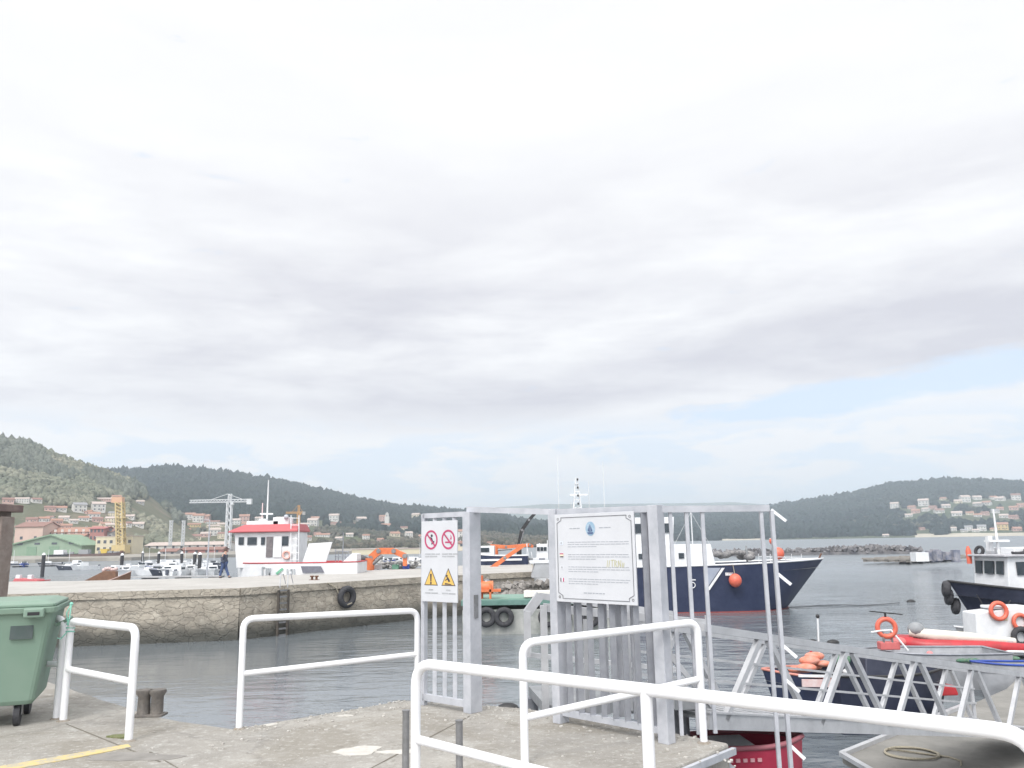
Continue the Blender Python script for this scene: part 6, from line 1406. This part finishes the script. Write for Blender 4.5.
# dark barges at the boatyard quay
for (px, L_, m_, lb) in ((70, 15, black, 'dark barge moored below the green shed'), (98, 20, mat('barge_brown', (.13, .09, .09), (.18, .12, .10), 1, .8), 'brown cluttered barge moored below the yellow building')):
    p = atY(px, 558, 318); T = thing('barge', lb, 'barge', (p.x, 318, WZ), R(4)); hull_parts(T, L_, 5, 2.2, .6, m_, grey_deck, m_, draft=.5); MB().box((-L_ * .25, 0, 2.9), (3.5, 3, 2)).build('deck_house', bwh if px < 80 else grey_deck, T, bevel=.05)
    for i in range(7): MB().box((rnd.uniform(-L_ * .4, L_ * .35), rnd.uniform(-1.5, 1.5), 2.4), (rnd.uniform(.8, 2), 1, rnd.uniform(.8, 1.8))).build('deck_cargo', grey_deck, T)
p = atY(100, 556, 314); T = thing('yellow_skip', 'small bright yellow skip on the brown barge', 'skip', (p.x, 317.5, WZ + 2.2)); loft(MB(), [[(-.9, -.8, 0), (.9, -.8, 0), (.9, .8, 0), (-.9, .8, 0)], [(-1.4, -1, 1.7), (1.4, -1, 1.7), (1.4, 1, 1.7), (-1.4, 1, 1.7)]]).build('body', yellow, T); MB().box((0, 0, 1.75), (2.9, 2.1, .12)).build('rim', yellow, T)
# ------------------------------------------------------------------ breakwater and raft out in the bay
bwm = mat('breakwater_rock', (.10, .10, .11), (.22, .21, .21), .5, .95, bump=.5)
P0, P1 = atz(655, 557, WZ), atz(915, 553.5, WZ)
base = MB().beam(P0 + up * .15, P1 + up * .15, 5, .9).build('breakwater_core', bwm); recenter(base, P0); tag(base, 'low dark breakwater core running across the bay', 'breakwater')
rockpile('breakwater', 'dark rock breakwater line across the bay behind the patrol ship', 'breakwater', [tuple(P0.lerp(P1, i / 8) + up * .4) for i in range(9)], 1.15, bwm, 8, 420)
for (xa, xb, sz) in ((838, 862, 1.9), (864, 882, 2.0), (888, 903, 1.6), (818, 828, 1.2)):
    rockpile('rock_heap', f'heap of dark rocks on the breakwater, {dict([(838, "second"), (864, "third"), (888, "fourth"), (818, "first")])[xa]} from the left', 'rock heap', [tuple(P0.lerp(P1, (x - 655) / 260) + up * .9) for x in (xa, (xa + xb) / 2, xb)], sz * .55, bwm, xa, 70)
RY = 128
a, b_ = atz(908, 564.5, WZ), atz(966, 560.5, WZ)
T = thing('mussel_raft', 'long low timber mussel raft with white box, left of the tug', 'raft', (a.x, a.y, WZ))
d = (b_ - a).normalized()
for k in range(5): o_ = V((-d.y, d.x, 0)) * k * 1.6; MB().beam(a + o_ + up * .5, b_ + o_ + up * .5, .5, .35).build('beam', mat('raft_wood', (.24, .22, .20), (.32, .30, .27), 1, .9), T, True)
for k in range(6): q = a.lerp(b_, k / 5) + V((-d.y, d.x, 0)) * 3; MB().beam(q - V((-d.y, d.x, 0)) * 3.4 + up * .8, q + V((-d.y, d.x, 0)) * 3.8 + up * .8, .4, .25).build('cross_beam', MATS['raft_wood'], T, True)
for k in range(5): q = a.lerp(b_, (k + .3) / 5) + V((-d.y, d.x, 0)) * 1; MB().tube([q + V((0, -1, 0)), q + V((0, 1, 0))], .42, 8).build('float', rubber, T, True)
q = atz(924, 562, WZ + .9); MB().box((q.x, q.y + 1, WZ + 1.5), (1.6, 1.5, 1.1)).build('white_box', white_boat, T, True)
mb = MB()
for i in range(8): q = atz(940 + i * 2.6, 561, WZ + .9); mb.box((q.x, q.y + rnd.uniform(0, 3), WZ + 1.5), (.8, .8, rnd.uniform(.8, 1.8)))
mb.build('raft_gear', mat('raft_gear', (.35, .34, .36), (.12, .14, .20), 1.5, .8), T, True)
# yacht behind the side guard
p = atY(697, 560, 75); T = thing('sailing_boat', 'small white sailing boat with bare mast behind the patrol ship, seen through the side guard', 'sailing boat', (p.x - .3, 75, WZ), R(180))
hull_parts(T, 6.5, 2.1, .9, .3, bwh, grey_deck, bwh, draft=.3); z = atY(697, 512, 75).z - WZ
MB().tube([(0, 0, .7), (0, 0, z)], [.07, .05], 8).build('mast', bwh, T); mb = MB(); mb.tube([(0, 0, z), (3.1, 0, 1.2)], .015, 4); mb.tube([(0, 0, z), (-3, 0, .9)], .015, 4); mb.build('stays', bwh, T); cabin(T, 'cabin', -.8, 1.6, 1.4, .6, 1.4, bwh, .5, 0); MB().tube([(0, 0, 1.9), (-2.4, 0, 1.9)], .06, 6).build('boom', bwh, T)
